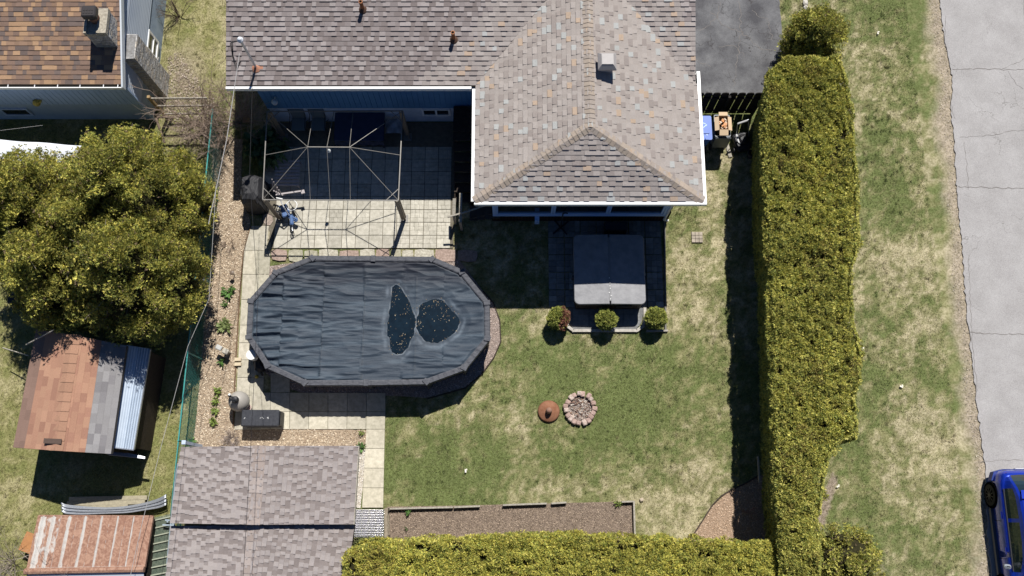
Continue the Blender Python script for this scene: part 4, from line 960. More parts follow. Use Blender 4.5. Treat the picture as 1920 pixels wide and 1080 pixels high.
for a in [(429, 548, .24, 34, G1, 'spiky dark green plant high in the mulch bed below the path lamp', 1), (424, 570, .14, 18, G1, 'small green sprout just under the spiky dark green plant'), (421, 612, .26, 42, (.18, .22, .08), 'wide pale green ring of leaves in the mulch bed beside the pool'),
          (416, 680, .16, 24, G1, 'dark green plant beside the grey box in the mulch bed'), (410, 735, .16, 26, G2, 'light green plant, upper of the column left of the filter tank'), (406, 752, .15, 26, G2, 'light green plant level with the filter tank'), (404, 772, .15, 26, G2, 'light green plant just below the filter tank level'),
          (400, 790, .16, 24, G2, 'light green plant lowest of the column by the filter tank'), (679, 812, .12, 16, G2, 'little green tuft at the slab path corner'), (678, 838, .16, 30, G1, 'green weed clump at the top right corner of the shingled shed'),
          (767, 959, .13, 26, G1, 'green weed clump inside the timber border of the soil bed'), (762, 990, .07, 12, G1, 'tiny green sprout in the soil bed next to the clear panel'), (1160, 944, .14, 20, G2, 'weeds growing along the broken end of the timber border'), (362, 830, .16, 40, G1, 'green weeds under the fence by the shed post')]:
    a = list(a)+([] if len(a) > 6 else [int(a[0])]); plant(a[0], a[1], a[2], a[3], a[4], a[5], a[6])
plant(505, 285, .7, 160, (.05, .10, .04), 'dark leafy shrub in the shade under the gazebo corner', 77, h=.7, name='leafy_shrub')

# ------------------------------------------------------------------ pool
PH = 1.28
pool_px = [(585, 479), (700, 480), (811, 481), (869, 506), (918, 566), (919, 637), (873, 694), (800, 721), (686, 723), (570, 723), (498, 690), (461, 634), (465, 563), (514, 507)]
pp = [P(a, b_, PH) for a, b_ in pool_px]; pc = sum(pp, Vector())/len(pp)
pool = thing('swimming_pool', 'oval above ground swimming pool under a dark blue winter cover with two puddles', 'swimming pool', (pc.x, pc.y, 0))
nP = len(pp)
def inset_ring(pts, d):
    out = []
    for i in range(len(pts)):
        p0, p1, p2 = pts[i-1], pts[i], pts[(i+1) % len(pts)]; e1 = (p1-p0).normalized(); e2 = (p2-p1).normalized(); n1 = Vector((e1.y, -e1.x, 0)); n2 = Vector((e2.y, -e2.x, 0))
        if n1.dot(pc-p1) < 0: n1 = -n1
        if n2.dot(pc-p1) < 0: n2 = -n2
        m = (n1+n2).normalized(); out.append(p1+m*d/max(.5, m.dot(n1)))
    return out
wallr = inset_ring(pp, .15); b = MB()
for i in range(nP):
    a, c = wallr[i], wallr[(i+1) % nP]; n_ = 10
    for j in range(n_):
        u, v = a.lerp(c, j/n_), a.lerp(c, (j+1)/n_); b.face([(u.x, u.y, 0), (v.x, v.y, 0), (v.x, v.y, PH-.05), (u.x, u.y, PH-.05)])
b.build('pool_wall', M('pool_wall_steel', (.05, .055, .065), c2=(.08, .085, .1), scale=5, rough=.55), pool)
m_drape = M('cover_drape', (.105, .108, .12), c2=(.065, .068, .08), scale=7, rough=.75, bump=.7, bscale=14, stretch=(1, 2.5, 1))
inner = inset_ring(pp, .17); b = MB(); r2 = random.Random(8)
for i in range(nP):
    a, c, ai, ci = pp[i], pp[(i+1) % nP], inner[i], inner[(i+1) % nP]; L = (c-a).length; n_ = max(6, int(L/.06))
    prof = [(-.03, -.16), (-.015, -.03), (.08, .0), (.8, .0), (.97, -.02), (1.06, -.09)]
    rows = []
    for j in range(n_+1):
        t = j/n_; o_, q = a.lerp(c, t), ai.lerp(ci, t); wob = .010*math.sin(j*1.7+i*3)+.008*r2.uniform(-1, 1); bulge = .018*max(0, 1-min(t, 1-t)*L/.12)
        rows.append([o_.lerp(q, k)+Vector((0, 0, z+(bulge if 0 < k < 1.1 else 0)+(wob if 0 < m_ < 5 else wob*.3)*.8)) for m_, (k, z) in enumerate(prof)])
    for j in range(n_):
        for m_ in range(len(prof)-1): b.face([rows[j][m_], rows[j+1][m_], rows[j+1][m_+1], rows[j][m_+1]])
b.build('top_rail', m_drape, pool, smooth=False)
m_up = M('pool_upright', (.07, .075, .085), rough=.5)
for i in range(nP):
    q = wallr[i]; d = (q-pc); d.z = 0; d.normalize(); b = MB(); ang = math.atan2(d.y, d.x); b.obox((q.x+d.x*.05, q.y+d.y*.05, (PH-.1)/2), .08, .16, PH-.1, ang, bev=.012); b.build('upright', m_up, pool)
    b = MB(); t = pp[i].lerp(inner[i], .5); b.obox((t.x, t.y, PH+.02), .20, .15, .03, ang, bev=.012); b.build('rail_cap', m_drape, pool)
# cover surface
def zx(px, py): v = P(px, py, PH-.12); return (v.x, v.y)
Z8 = lambda pts: [zx(440+a/3.087, 440+b_/3.087) for a, b_ in pts]
pud1 = Z8([(912, 305), (935, 292), (960, 300), (985, 345), (1010, 390), (1030, 440), (1045, 500), (1040, 560), (1020, 610), (1000, 655), (970, 688), (935, 694), (910, 684), (902, 650), (895, 600), (882, 560), (884, 510), (895, 460), (903, 400), (908, 350)])
pud2 = Z8([(1068, 425), (1090, 395), (1130, 380), (1180, 372), (1220, 395), (1255, 430), (1285, 465), (1305, 500), (1290, 535), (1262, 570), (1225, 605), (1180, 622), (1130, 625), (1095, 610), (1070, 575), (1055, 535), (1052, 490)])
def rough_poly(poly, amp=.055, step=.03, seed=1):
    out = []; n = len(poly)
    for i in range(n):
        a, c = Vector(poly[i]), Vector(poly[(i+1) % n]); k = max(1, int((c-a).length/step))
        for j in range(k): q = a.lerp(c, j/k); s = amp*(fbm(q.x, q.y, 6, seed)-.5)*2; d = (q-Vector((sum(p[0] for p in poly)/n, sum(p[1] for p in poly)/n))).normalized(); out.append((q.x+d.x*s, q.y+d.y*s))
    return out
pud1 = rough_poly(pud1); pud2 = rough_poly(pud2, seed=2)
# boundary resampling
bd = []; 
for i in range(nP):
    a, c = inner[i], inner[(i+1) % nP]
    for j in range(34): bd.append(a.lerp(c, j/34))
bd = np.array([(q.x, q.y) for q in bd]); S = np.concatenate([np.linspace(.004, .9, 125), np.linspace(.908, 1.03, 14)]); nb_ = len(bd)
pcn = np.array([pc.x, pc.y]); XY = pcn+(bd[None]-pcn)*S[:, None, None]; X, Y = XY[..., 0], XY[..., 1]; SS = np.broadcast_to(S[:, None], X.shape)
zP = PH-.14
d1 = np.where(pip(X, Y, pud1), 0, edge_dist(X, Y, pud1)); d2 = np.where(pip(X, Y, pud2), 0, edge_dist(X, Y, pud2)); dp = np.minimum(d1, d2)
calm = np.clip(dp/.34, 0, 1)**.8
Yw = Y+.10*(fbm(X*.5, Y*.3, 1, 5)-.5)+.05*np.sin(X*1.1+Y*2)*np.clip((SS-.3), 0, 1)
pan = np.floor((X-P(603, 600, PH).x)/1.22)          # the cover is sewn from strips; folds break at each seam
fold = np.abs(fbm(X*.16+pan*.12, Yw, 3.2, 40, 3)-.5)*2; fold = 1-np.clip(fold*3.0, 0, 1)
fold2 = fbm(X*.22+pan*.3+3, Yw*2.2, 2.0, 45, 4)-.5; fine = fbm(X*.45+pan*.4, Yw*2.5, 7, 48, 3)-.5
sc_ = (.35+.65*np.clip((-X-.8+pc.x)/2, 0, 1)+.3*np.clip((SS-.6)*2, 0, 1))
Zc = zP+calm*(.10*np.clip((SS-.25)/.75, 0, 1)**2.2+sc_*(.10*fold+.13*fold2+.034*fine)+.004*fine)-(1-calm)*.012
for sx_ in (P(603, 600, PH).x, P(680, 600, PH).x, P(778, 600, PH).x): Zc += .012*np.exp(-((X-sx_)/.018)**2)*calm
Zc = np.where(SS > .985, np.minimum(Zc, PH-.05), Zc)
base = np.array([.031, .045, .064]); warm = np.array([.026, .029, .040]); t = np.clip((Y-P(700, 560, PH).y)/1.0, 0, 1)[..., None]
Cc = base*(1-t)+warm*t; dust = np.clip(fbm(X*.3, Yw*2.2, 3, 55, 4)*2.6-1.0, 0, 1)[..., None]; Cc = Cc*(1-.6*dust)+np.array([.085, .115, .145])*.6*dust*(1-.55*t)
rim = np.exp(-((dp-.018)/.016)**2)*(dp > .001)*np.clip(fbm(X, Y, 4, 58)*4-1.7, 0, 1)*.55; rim2 = np.exp(-((dp-.14)/.05)**2)*np.clip(fbm(X, Y, 3, 59)*3-1.2, 0, 1)*.35
Cc = Cc*(1-rim[..., None])+np.array([.30, .33, .36])*rim[..., None]; Cc = Cc*(1-rim2[..., None])+np.array([.26, .31, .36])*rim2[..., None]
for sx_ in (P(603, 600, PH).x, P(680, 600, PH).x, P(778, 600, PH).x):
    k = np.exp(-((X-sx_-.02)/.012)**2)[..., None]*.4; Cc = Cc*(1-k)+np.array([.02, .025, .03])*k
idx = np.arange(X.size).reshape(X.shape); idn = np.roll(idx, -1, 1); Fq = np.stack([idx[:-1], idn[:-1], idn[1:], idx[1:]], -1).reshape(-1, 4)
V = np.stack([X, Y, Zc], -1).reshape(-1, 3)
m_cov = M('winter_cover', attr=True, rough=.62, spec=.35, bump=.35, bscale=55, c2=(.8, .82, .85), scale=30)
cov = np_mesh('winter_cover', V, Fq[:, ::-1], m_cov, pool, col=Cc.reshape(-1, 3), smooth=True)
m_pud = M('puddle_water', (.003, .009, .016), rough=.2, spec=.35, bump=.05, bscale=12, c2=(.005, .015, .026), scale=5)
for pd in (pud1, pud2):
    b = MB(); b.prism(pd, zP-.006, zP+.003); b.build('puddle', m_pud, cov)
# dead leaves in the puddles
n = 1000; xs = rng.uniform(min(p[0] for p in pud1)-.15, max(p[0] for p in pud2)+.1, n); ys = rng.uniform(min(p[1] for p in pud1)-.1, max(p[1] for p in pud1)+.15, n)
i1, i2 = pip(xs, ys, pud1), pip(xs, ys, pud2); dd = np.minimum(edge_dist(xs, ys, pud1), edge_dist(xs, ys, pud2)); cl = vnoise(xs, ys, 4, 33)
k = ((i1 | i2) & (rng.random(n) < .10+.9*(cl > .56)+.55*np.exp(-dd/.05))) | (~(i1 | i2) & (dd < .08) & (rng.random(n) < .35))
xs, ys = xs[k], ys[k]; n = len(xs); a = rng.uniform(0, 6.28, n); L = rng.uniform(.007, .028, n); Wd = L*rng.uniform(.15, .5, n); Vv = []
for u, v in ((-1, 0), (0, -1), (1, 0), (0, 1)): Vv.append(np.stack([xs+u*np.cos(a)*L-v*np.sin(a)*Wd, ys+u*np.sin(a)*L+v*np.cos(a)*Wd, np.full(n, zP+.008)+rng.uniform(0, .006, n)], -1))
np_mesh('dead_leaves', np.stack(Vv, 1).reshape(-1, 3), np.arange(4*n).reshape(-1, 4), m_chip, loc=(pc.x, pc.y, zP), col=np.repeat(np.array([[.34, .27, .17], [.25, .19, .12], [.42, .36, .26], [.17, .13, .09]])[rng.integers(0, 4, n)], 4, axis=0), label='brown dead leaves and debris floating in the puddles on the pool cover', cat='leaves', kind='stuff')
# skimmer and pump
p = P(471, 665, .95); b = MB(); b.lathe((p.x, p.y, .62), [(.1, 0), (.14, .02), (.15, .28), (.16, .3), (.155, .33), (.03, .345)], 22); b.build('skimmer', m_white, pool)
b = MB(); p = P(484, 690, .3); b.obox((p.x+.02, p.y+.1, .25), .28, .42, .4, .25, bev=.07); b.tube([(p.x-.05, p.y+.3, .8), (p.x-.08, p.y+.3, .4), (p.x, p.y, .3), (p.x+.1, p.y-.2, .1)], .035, 8); b.build('pump', m_black, pool)
b = MB(); p = P(481, 706, .1); b.lathe((p.x, p.y, 0.03), [(.04, 0), (.06, .04), (.05, .1), (.02, .13)], 10); b.build('garden_ball', M('ochre_plastic', (.4, .3, .05), rough=.5), loc=(p.x, p.y, 0), label='small ochre object on the slabs below the pool pump', cat='toy')

# ------------------------------------------------------------------ filter tank, deck box and other things on the path
p = P(447, 752, .55); tk = thing('sand_filter', 'round beige grey pool filter tank with black valve on the bed edge', 'filter tank', (p.x, p.y, 0))
b = MB(); b.lathe((p.x, p.y, .12), [(.12, -.1), (.2, -.1), (.2, 0), (.12, .02), (.25, .14), (.31, .3), (.31, .42), (.26, .58), (.14, .68), (.08, .7)], 30); b.build('tank', M('tank_plastic', (.36, .34, .31), rough=.45, c2=(.32, .3, .27), scale=3), tk, smooth=True)
b = MB(); b.lathe((p.x, p.y, .80), [(.1, 0), (.11, .1), (.09, .14), (.09, .2), (.04, .22)], 16); b.bar((p.x-.12, p.y+.02, 1.0), (p.x+.1, p.y-.03, 1.03), .04, .035); b.tube([(p.x-.02, p.y+.05, .88), (p.x-.2, p.y+.12, .9), (p.x-.22, p.y+.15, .5)], .03, 8); b.build('valve', m_black, tk)
b = MB(); b.lathe((p.x-.14, p.y+.14, .98), [(.03, 0), (.04, .02), (.03, .06)], 10); b.build('pressure_gauge', m_white, tk)
q = W([(455, 770), (521, 770), (524, 797), (452, 797)], .62); db = thing('deck_box', 'black lidded storage box standing on the slabs before the shed', 'storage box', P(488, 790, 0))
c = P(488, 784, .6); b = MB(); b.obox((c.x, c.y, .27), 1.08, .46, .54, 0, bev=.04); b.build('body', M('box_plastic', (.03, .032, .037), rough=.45, c2=(.05, .052, .06), scale=10), db)
b = MB(); b.obox((c.x, c.y, .585), 1.14, .5, .09, 0, bev=.03)
for k in range(9): b.obox((c.x-.45+k*.105, c.y, .634), .012, .42, .01, 0)
b.build('lid', M('lid_plastic', (.055, .058, .066), rough=.35, c2=(.04, .042, .05), scale=12, bump=.3, bscale=18), db)
b = MB(); b.obox((c.x+.57, c.y, .33), .05, .44, .5, 0, bev=.02); b.build('end_panel', m_black, db)
rr = random.Random(2); b = MB()
for k in range(9): b.obox((c.x-.5+rr.choice([0, .02, .5, .55, .6, .66, .72])+rr.uniform(0, .03), c.y+rr.uniform(-.02, .02), .642), .03, .014, .003, rr.uniform(0, 2))
b.build('scuff_marks', M('scuff', (.6, .6, .6)), db)
p = P(465, 765, .15); b = MB(); b.lathe((p.x, p.y, 0.03), [(.08, 0), (.11, .1), (.12, .2), (.10, .2), (.09, .12)], 14); pt = thing('flower_pot', 'little pinkish clay pot between filter tank and black box', 'pot', (p.x, p.y, 0)); b.build('pot', M('pinkclay', (.55, .38, .33), c2=(.7, .6, .55), scale=14), pt)
b = MB()
for k in range(7): b.obox((p.x+rr.uniform(-.06, .06), p.y+rr.uniform(-.06, .06), .21+rr.uniform(0, .04)), .05, .04, .04, rr.uniform(0, 3), bev=.01)
b.build('pebbles', M('pale_pebble', (.65, .55, .5), c2=(.45, .3, .28), scale=12), pt)
for (px, py, lab) in ((446, 674, 'cream brick on the path edge, upper of the pair'), (446, 683, 'cream brick on the path edge, lower of the pair')):
    p = P(px, py, .08); b = MB(); b.obox((p.x, p.y, .075), .21, .11, .07, .02, bev=.008); b.build('paving_brick', M('cream_brick', (.62, .52, .36), c2=(.5, .42, .3), scale=12, bump=.3), loc=p, label=lab, cat='brick', group='two cream bricks on the path edge')
p = P(435, 512, .3); pl = thing('path_lamp', 'small solar path lamp on a stake in the upper mulch bed', 'lamp', (p.x, p.y, 0)); b = MB(); b.tube([(p.x, p.y, 0), (p.x, p.y, .28)], .012, 6); b.build('stake', m_black, pl); b = MB(); b.lathe((p.x, p.y, .27), [(.03, 0), (.035, .05), (.075, .06), (.07, .08), (.02, .1)], 14); b.build('lamp_head', M('lamp_bronze', (.16, .12, .09), rough=.4), pl)
p = P(418, 655, .4); ub = thing('outlet_post', 'grey weathered double box on a post in the mulch bed beside two bricks', 'utility box', (p.x, p.y, 0))
b = MB(); b.obox((p.x+.05, p.y-.05, .18), .16, .12, .36, .5, bev=.01); b.build('post', m_oldwood, ub); b = MB(); b.obox((p.x-.12, p.y+.05, .42), .2, .15, .09, -.45, bev=.02); b.build('box', M('grey_plastic', (.5, .5, .48), c2=(.4, .4, .38), scale=8), ub); b = MB(); b.obox((p.x+.08, p.y-.06, .40), .19, .16, .07, -.45, bev=.02); b.build('cover', M('beige_plastic', (.45, .42, .36)), ub)
p = P(382, 523, .9); b = MB(); b.obox((p.x, p.y, .9), .09, .13, .03, .3, bev=.01); b.obox((p.x+.04, p.y-.07, .86), .04, .05, .12, .3, bev=.01); b.build('fence_tag', m_white, loc=p, label='small white tag clipped on the teal chain link fence', cat='tag')

# ------------------------------------------------------------------ hot tub
HT = .92; a, c = P(1075, 439, HT), P(1212, 570, HT); hx, hy = (a.x+c.x)/2, (a.y+c.y)/2; hw, hd = (c.x-a.x)/2, (a.y-c.y)/2
tub = thing('hot_tub', 'square hot tub with grey folding cover, half shaded beside the sunroom', 'hot tub', (hx, hy, 0))
def rrect(cx, cy, w2, d2, r_, corners=(1, 1, 1, 1), n=6):
    pts = []
    for k, (sx_, sy_) in enumerate(((1, 1), (-1, 1), (-1, -1), (1, -1))):
        if not corners[k]: pts.append((cx+sx_*w2, cy+sy_*d2)); continue
        for i in range(n+1):
            t = math.pi/2*(k+i/n); pts.append((cx+sx_*(w2-r_)+r_*math.cos(t), cy+sy_*(d2-r_)+r_*math.sin(t)))
    return pts
b = MB(); b.prism(rrect(hx, hy, hw-.05, hd-.05, .16), .0, .80); b.build('cabinet', M('cabinet_brown', (.045, .035, .03), c2=(.07, .055, .045), scale=9, rough=.6), tub)
b = MB()
for k in range(26):
    X = hx-hw+.12+k*(2*hw-.24)/25; b.box(X-.03, X+.03, hy-hd+.035, hy-hd+.055, .03, .76)
b.build('cabinet_slats', M('cabinet_slat', (.06, .045, .038), rough=.55), tub)
m_tc = M('tub_cover_vinyl', (.26, .26, .27), c2=(.19, .19, .20), scale=4, rough=.5, bump=.25, bscale=9, spec=.4)
gap = .018
for s1 in (-1, 1):
    cx = hx+s1*(hw/2+gap/2); corners = (1, 0, 0, 1) if s1 > 0 else (0, 1, 1, 0); b = MB()
    top = rrect(cx, hy, hw/2-gap/2-.015, hd-.015, .15, corners); bot = rrect(cx, hy, hw/2-gap/2, hd, .16, corners); n = len(top)
    zt = lambda x_: HT-.05*abs(x_-hx)/hw+.0
    V_ = [(x_, y_, .80) for x_, y_ in bot]+[(x_, y_, zt(x_)-.02) for x_, y_ in bot]+[(x_, y_, zt(x_)) for x_, y_ in top]; fs = [list(range(n-1, -1, -1)), [2*n+i for i in range(n)]]
    for r_ in range(2):
        for i in range(n): j = (i+1) % n; fs.append([r_*n+i, r_*n+j, (r_+1)*n+j, (r_+1)*n+i])
    b.raw(V_, fs); b.build('cover_half', m_tc, tub)
b = MB(); b.box(hx-.03, hx+.03, hy-hd+.1, hy+hd-.1, HT-.03, HT+.006); b.build('cover_hinge', M('hinge_vinyl', (.2, .2, .205), rough=.5), tub)
b = MB(); rr = random.Random(5)
for k in range(7): b.obox((hx+rr.uniform(-.03, .03), hy-hd+.12+k*.11+rr.uniform(0, .05), HT+.008), .03, .02, .008, rr.uniform(0, 3))
b.build('lint', m_white, tub)
for s1 in (-1, 1): b = MB(); b.obox((hx+s1*(hw+.02), hy-.25, .72), .05, .12, .2, 0, bev=.01); b.build('cover_strap', m_black, tub)
b = MB(); b.obox((hx+.45, hy-hd-.0, .55), .5, .03, .18, 0, bev=.01); b.build('control_panel', m_black, tub)
p = P(1155, 425, .4); st = thing('folded_steps', 'black ribbed folded mat standing behind the hot tub in deep shade', 'mat', (p.x, p.y, 0)); b = MB(); b.obox((p.x, p.y, .25), .72, .3, .5, 0, bev=.03)
for k in range(5): b.obox((p.x, p.y-.1+k*.05, .505), .68, .02, .02, 0)
b.build('mat', M('navy_mat', (.03, .035, .05), rough=.6), st)
# umbrella stand
p = P(1051, 428, 0); us = thing('umbrella_stand', 'thin black umbrella pole on crossed feet by the sunroom wall', 'umbrella stand', (p.x, p.y, 0)); b = MB()
for k in range(2): q = Vector((math.cos(.7+k*1.57), math.sin(.7+k*1.57), 0))*.32; b.bar(Vector((p.x, p.y, .07+.03*k))-q, Vector((p.x, p.y, .07+.03*k))+q, .05, .03)
b.build('foot', m_black, us); b = MB(); b.tube([(p.x, p.y, .05), (p.x, p.y, 1.5)], .022, 8); b.tube([(p.x, p.y, 1.5), (p.x+.08, p.y, 1.54), (p.x+.14, p.y, 1.5)], .018, 8); b.build('pole', m_black, us)

# ------------------------------------------------------------------ gazebo frame
GH, GR = 1.95, 2.72
fl, fr, bl_, br_ = P(492.5, 374.5, GH), P(747, 376, GH), P(501, 209, GH), P(755, 208, GH)
gz = thing('gazebo_frame', 'bare metal gazebo frame without its canopy over the patio', 'gazebo', ((fl.x+fr.x)/2, (fl.y+bl_.y)/2, 0))
m_gm = M('gazebo_metal', (.23, .22, .20), c2=(.18, .17, .155), scale=6, rough=.45, metal=.2); m_gp = M('gazebo_post', (.22, .185, .14), c2=(.17, .14, .11), scale=6, rough=.5)
for a in (fl, fr, bl_, br_):
    sgx = 1 if a.x > gz.location.x else -1; sgy = 1 if a.y > gz.location.y else -1; b = MB()
    for ox, oy in ((0, 0), (-.11*sgx, 0), (0, -.11*sgy)): b.bar((a.x+ox, a.y+oy, 0.06), (a.x+ox, a.y+oy, GH-.03), .032, .032)
    for k in range(2): b.bar((a.x, a.y, .06), (a.x, a.y, .061), .01, .01)
    b.box(a.x-(.11 if sgx > 0 else 0)-0, a.x+(0 if sgx > 0 else .11), a.y-.008, a.y+.008, .1, GH-.1)
    post = b.build('post', m_gp, gz); b = MB(); b.obox((a.x-.05*sgx, a.y-.05*sgy, .055), .27, .27, .02, 0, bev=.006); b.build('base_plate', m_gm, post)
b = MB(); zt_ = GH
for a, c in ((fl, fr), (fr, br_), (br_, bl_), (bl_, fl)): b.bar(a, c, .030, .030)
b.build('top_rail', m_gm, gz)
r0, r1, rm = P(577, 275.5, GR), P(655.5, 276, GR), P(613, 276, GR); b = MB(); b.bar(r0, r1, .022, .022); b.build('ridge', m_gm, gz)
ends = [(r0, fl), (r1, fr), (r0, bl_), (r1, br_), (r0, fl.lerp(bl_, .5)), (r1, fr.lerp(br_, .5)), (r0, P(582, 375, GH)), (rm, P(619, 375, GH)), (r1, P(657, 375, GH)), (r0, P(588, 209, GH)), (rm, P(626, 209, GH)), (r1, P(662, 209, GH))]
for a, c in ends: b = MB(); b.bar(a, c, .015, .018); b.build('rafter', m_gm, gz)
for a, d1_, d2_ in ((fl, (1, 0), (0, 1)), (fr, (-1, 0), (0, 1)), (bl_, (1, 0), (0, -1)), (br_, (-1, 0), (0, -1))):
    b = MB(); b.bar((a.x+d1_[0]*.38, a.y+d1_[1]*.38, GH), (a.x+d2_[0]*.38, a.y+d2_[1]*.38, GH), .02, .02); b.build('corner_brace', m_gm, gz)
p = P(615, 281, 2.4); hl_ = thing('hanging_lamp', 'small glass lamp hanging under the gazebo ridge', 'lamp', (rm.x, rm.y, 2.5)); b = MB(); b.tube([(rm.x, rm.y, GR), (rm.x, rm.y, 2.5)], .006, 5); b.lathe((rm.x, rm.y, 2.36), [(.02, 0), (.055, .03), (.06, .09), (.03, .14), (.01, .16)], 12); b.build('shade', M('lamp_glass'), hl_)

# covered grill
p = P(467, 350, 1.05); gr = thing('covered_grill', 'barbecue under a creased black cover beside the gazebo', 'grill', (p.x+.02, p.y-.1, 0)); b = MB()
cxg, cyg = p.x+.03, p.y-.05; rr = random.Random(3)
prof = [(.46, .58, 0.02), (.44, .56, .35), (.42, .54, .75), (.38, .52, .92), (.33, .42, 1.08), (.18, .24, 1.15)]; n = 28; V_ = []
for k, (a_, d_, z) in enumerate(prof):
    for i in range(n):
        t = 2*math.pi*i/n; e = .42; cx_ = abs(math.cos(t))**e*math.copysign(1, math.cos(t)); sy_ = abs(math.sin(t))**e*math.copysign(1, math.sin(t))
        w2 = 1+.05*math.sin(t*7+k)+rr.uniform(-.03, .03); V_.append((cxg+a_*.82*cx_*w2, cyg+d_*sy_*w2*.9, z+rr.uniform(-.015, .015)))
b.raw(V_, [[k*n+i, k*n+(i+1) % n, (k+1)*n+(i+1) % n, (k+1)*n+i] for k in range(len(prof)-1) for i in range(n)]+[[(len(prof)-1)*n+i for i in range(n)]])
b.build('cover', M('grill_cover', (.045, .045, .048), c2=(.03, .03, .033), scale=6, rough=.55, bump=.9, bscale=7, stretch=(3, 1, 1)), gr)
b = MB(); 
for sx_ in (-.3, .3):
    b.tube([(cxg+sx_, cyg-.38, .05), (cxg+sx_+.05, cyg-.38, .05)], .05, 12)
b.build('wheel', m_black, gr)

# child's tricycle
p = P(540, 410, 0); tr = thing('tricycle', 'blue and white child tricycle with push handle standing in sun under the gazebo', 'tricycle', (p.x, p.y, 0))
m_bp = M('blue_plastic', (.07, .13, .28), c2=(.10, .17, .33), scale=8, rough=.4); wp = P(549, 434, .12)
def wheel(cx, cy, r_, ax, w_=.05):
    b = MB(); n = 22; cpt = Vector((cx, cy, r_)); ax = Vector(ax).normalized(); u = Vector((0, 0, 1)); v = ax.cross(u); V_ = []; rings = ((r_, -w_/2), (r_, w_/2), (r_*.74, w_/2), (r_*.74, -w_/2))
    for rr_, o_ in rings:
        for i in range(n): t = 2*math.pi*i/n; V_.append(cpt+(u*math.cos(t)+v*math.sin(t))*rr_+ax*o_)
    b.raw(V_, [[k*n+i, k*n+(i+1) % n, ((k+1) % 4)*n+(i+1) % n, ((k+1) % 4)*n+i] for k in range(4) for i in range(n)])
    w = b.build('wheel', m_black, tr); b = MB()
    for k in range(6): t = k*math.pi/3; b.bar(cpt, cpt+(u*math.cos(t)+v*math.sin(t))*r_*.76, .012, .012)
    b.tube([cpt-ax*.04, cpt+ax*.04], .025, 8); b.build('spokes', m_steel, w)
d = Vector((.12, -.4, 0)).normalized(); sd = Vector((-d.y, d.x, 0))
wheel(wp.x, wp.y, .19, (.35, .25, .9)); wheel(p.x-.22, p.y+.14, .13, sd); wheel(p.x+.20, p.y+.22, .13, sd)
b = MB(); s0 = P(534, 397, .38); b.obox((s0.x+.02, s0.y-.02, .36), .26, .30, .08, .3, bev=.03); b.obox((s0.x-.02, s0.y+.13, .50), .26, .06, .26, .3, bev=.025); b.build('seat', m_bp, tr)
b = MB(); q = P(553, 411, .3); b.obox((q.x-.06, q.y+.03, .3), .34, .14, .10, -.5, bev=.04); b.obox((q.x-.10, q.y-.02, .32), .12, .36, .08, .1, bev=.03); b.build('body', m_bp, tr)
b = MB(); q = P(547, 385, .5); n = 24
b.tube([(q.x+.17*math.cos(t*2*math.pi/n), q.y+.17*math.sin(t*2*math.pi/n), .5) for t in range(n+1)], .014, 6); b.build('basket_rim', m_white, tr)
b = MB(); h0 = P(524, 372, 1.0); b.tube([h0, P(532, 388, .8), P(541, 403, .38)], .02, 8); b.bar((h0.x-.1, h0.y+.02, 1.0), (h0.x+.1, h0.y-.02, 1.0), .03, .03); b.build('push_handle', m_white, tr)
b = MB(); b.tube([(p.x-.22, p.y+.14, .13), (p.x+.20, p.y+.22, .13)], .014, 6); b.tube([(s0.x, s0.y, .34), (q.x, q.y-.3, .30), (wp.x, wp.y, .2)], .02, 6); b.build('frame', m_white, tr)

# slatted chair half in the shade
p = P(538, 345, .3); sc = thing('slatted_bench', 'grey slatted garden bench with reclining back at the shade line', 'bench', (p.x, p.y, 0), rz=0)
m_bs = M('bench_grey', (.42, .38, .38), c2=(.34, .31, .31), scale=8, rough=.6)
b = MB()
for k in range(8): yy = p.y-.1+k*.115; b.box(p.x-.38, p.x+.42, yy, yy+.07, .40, .42)
b.build('seat', m_bs, sc); b = MB(); A, B = P(517, 365, .62), P(566, 358, .62); b.bar(A, B, .05, .03); b.obox((B.x+.03, B.y-.03, .62), .12, .13, .03, .3, bev=.01); b.build('armrest', m_bs, sc)
b = MB()
for k in range(5): t = k/4; a = P(512+t*16, 358+t*6, .50); c = P(510+t*13, 336+t*20, .95); b.bar(a, c, .03, .02)
b.bar(P(512, 357, .5), P(531, 366, .5), .04, .03); b.build('backrest', m_bs, sc)
for dx_, dy_ in ((-.34, -.05), (.36, -.05), (-.34, .8), (.36, .8)): b = MB(); b.bar((p.x+dx_, p.y+dy_, .03), (p.x+dx_, p.y+dy_, .40), .04, .04); b.build('leg', m_bs, sc)

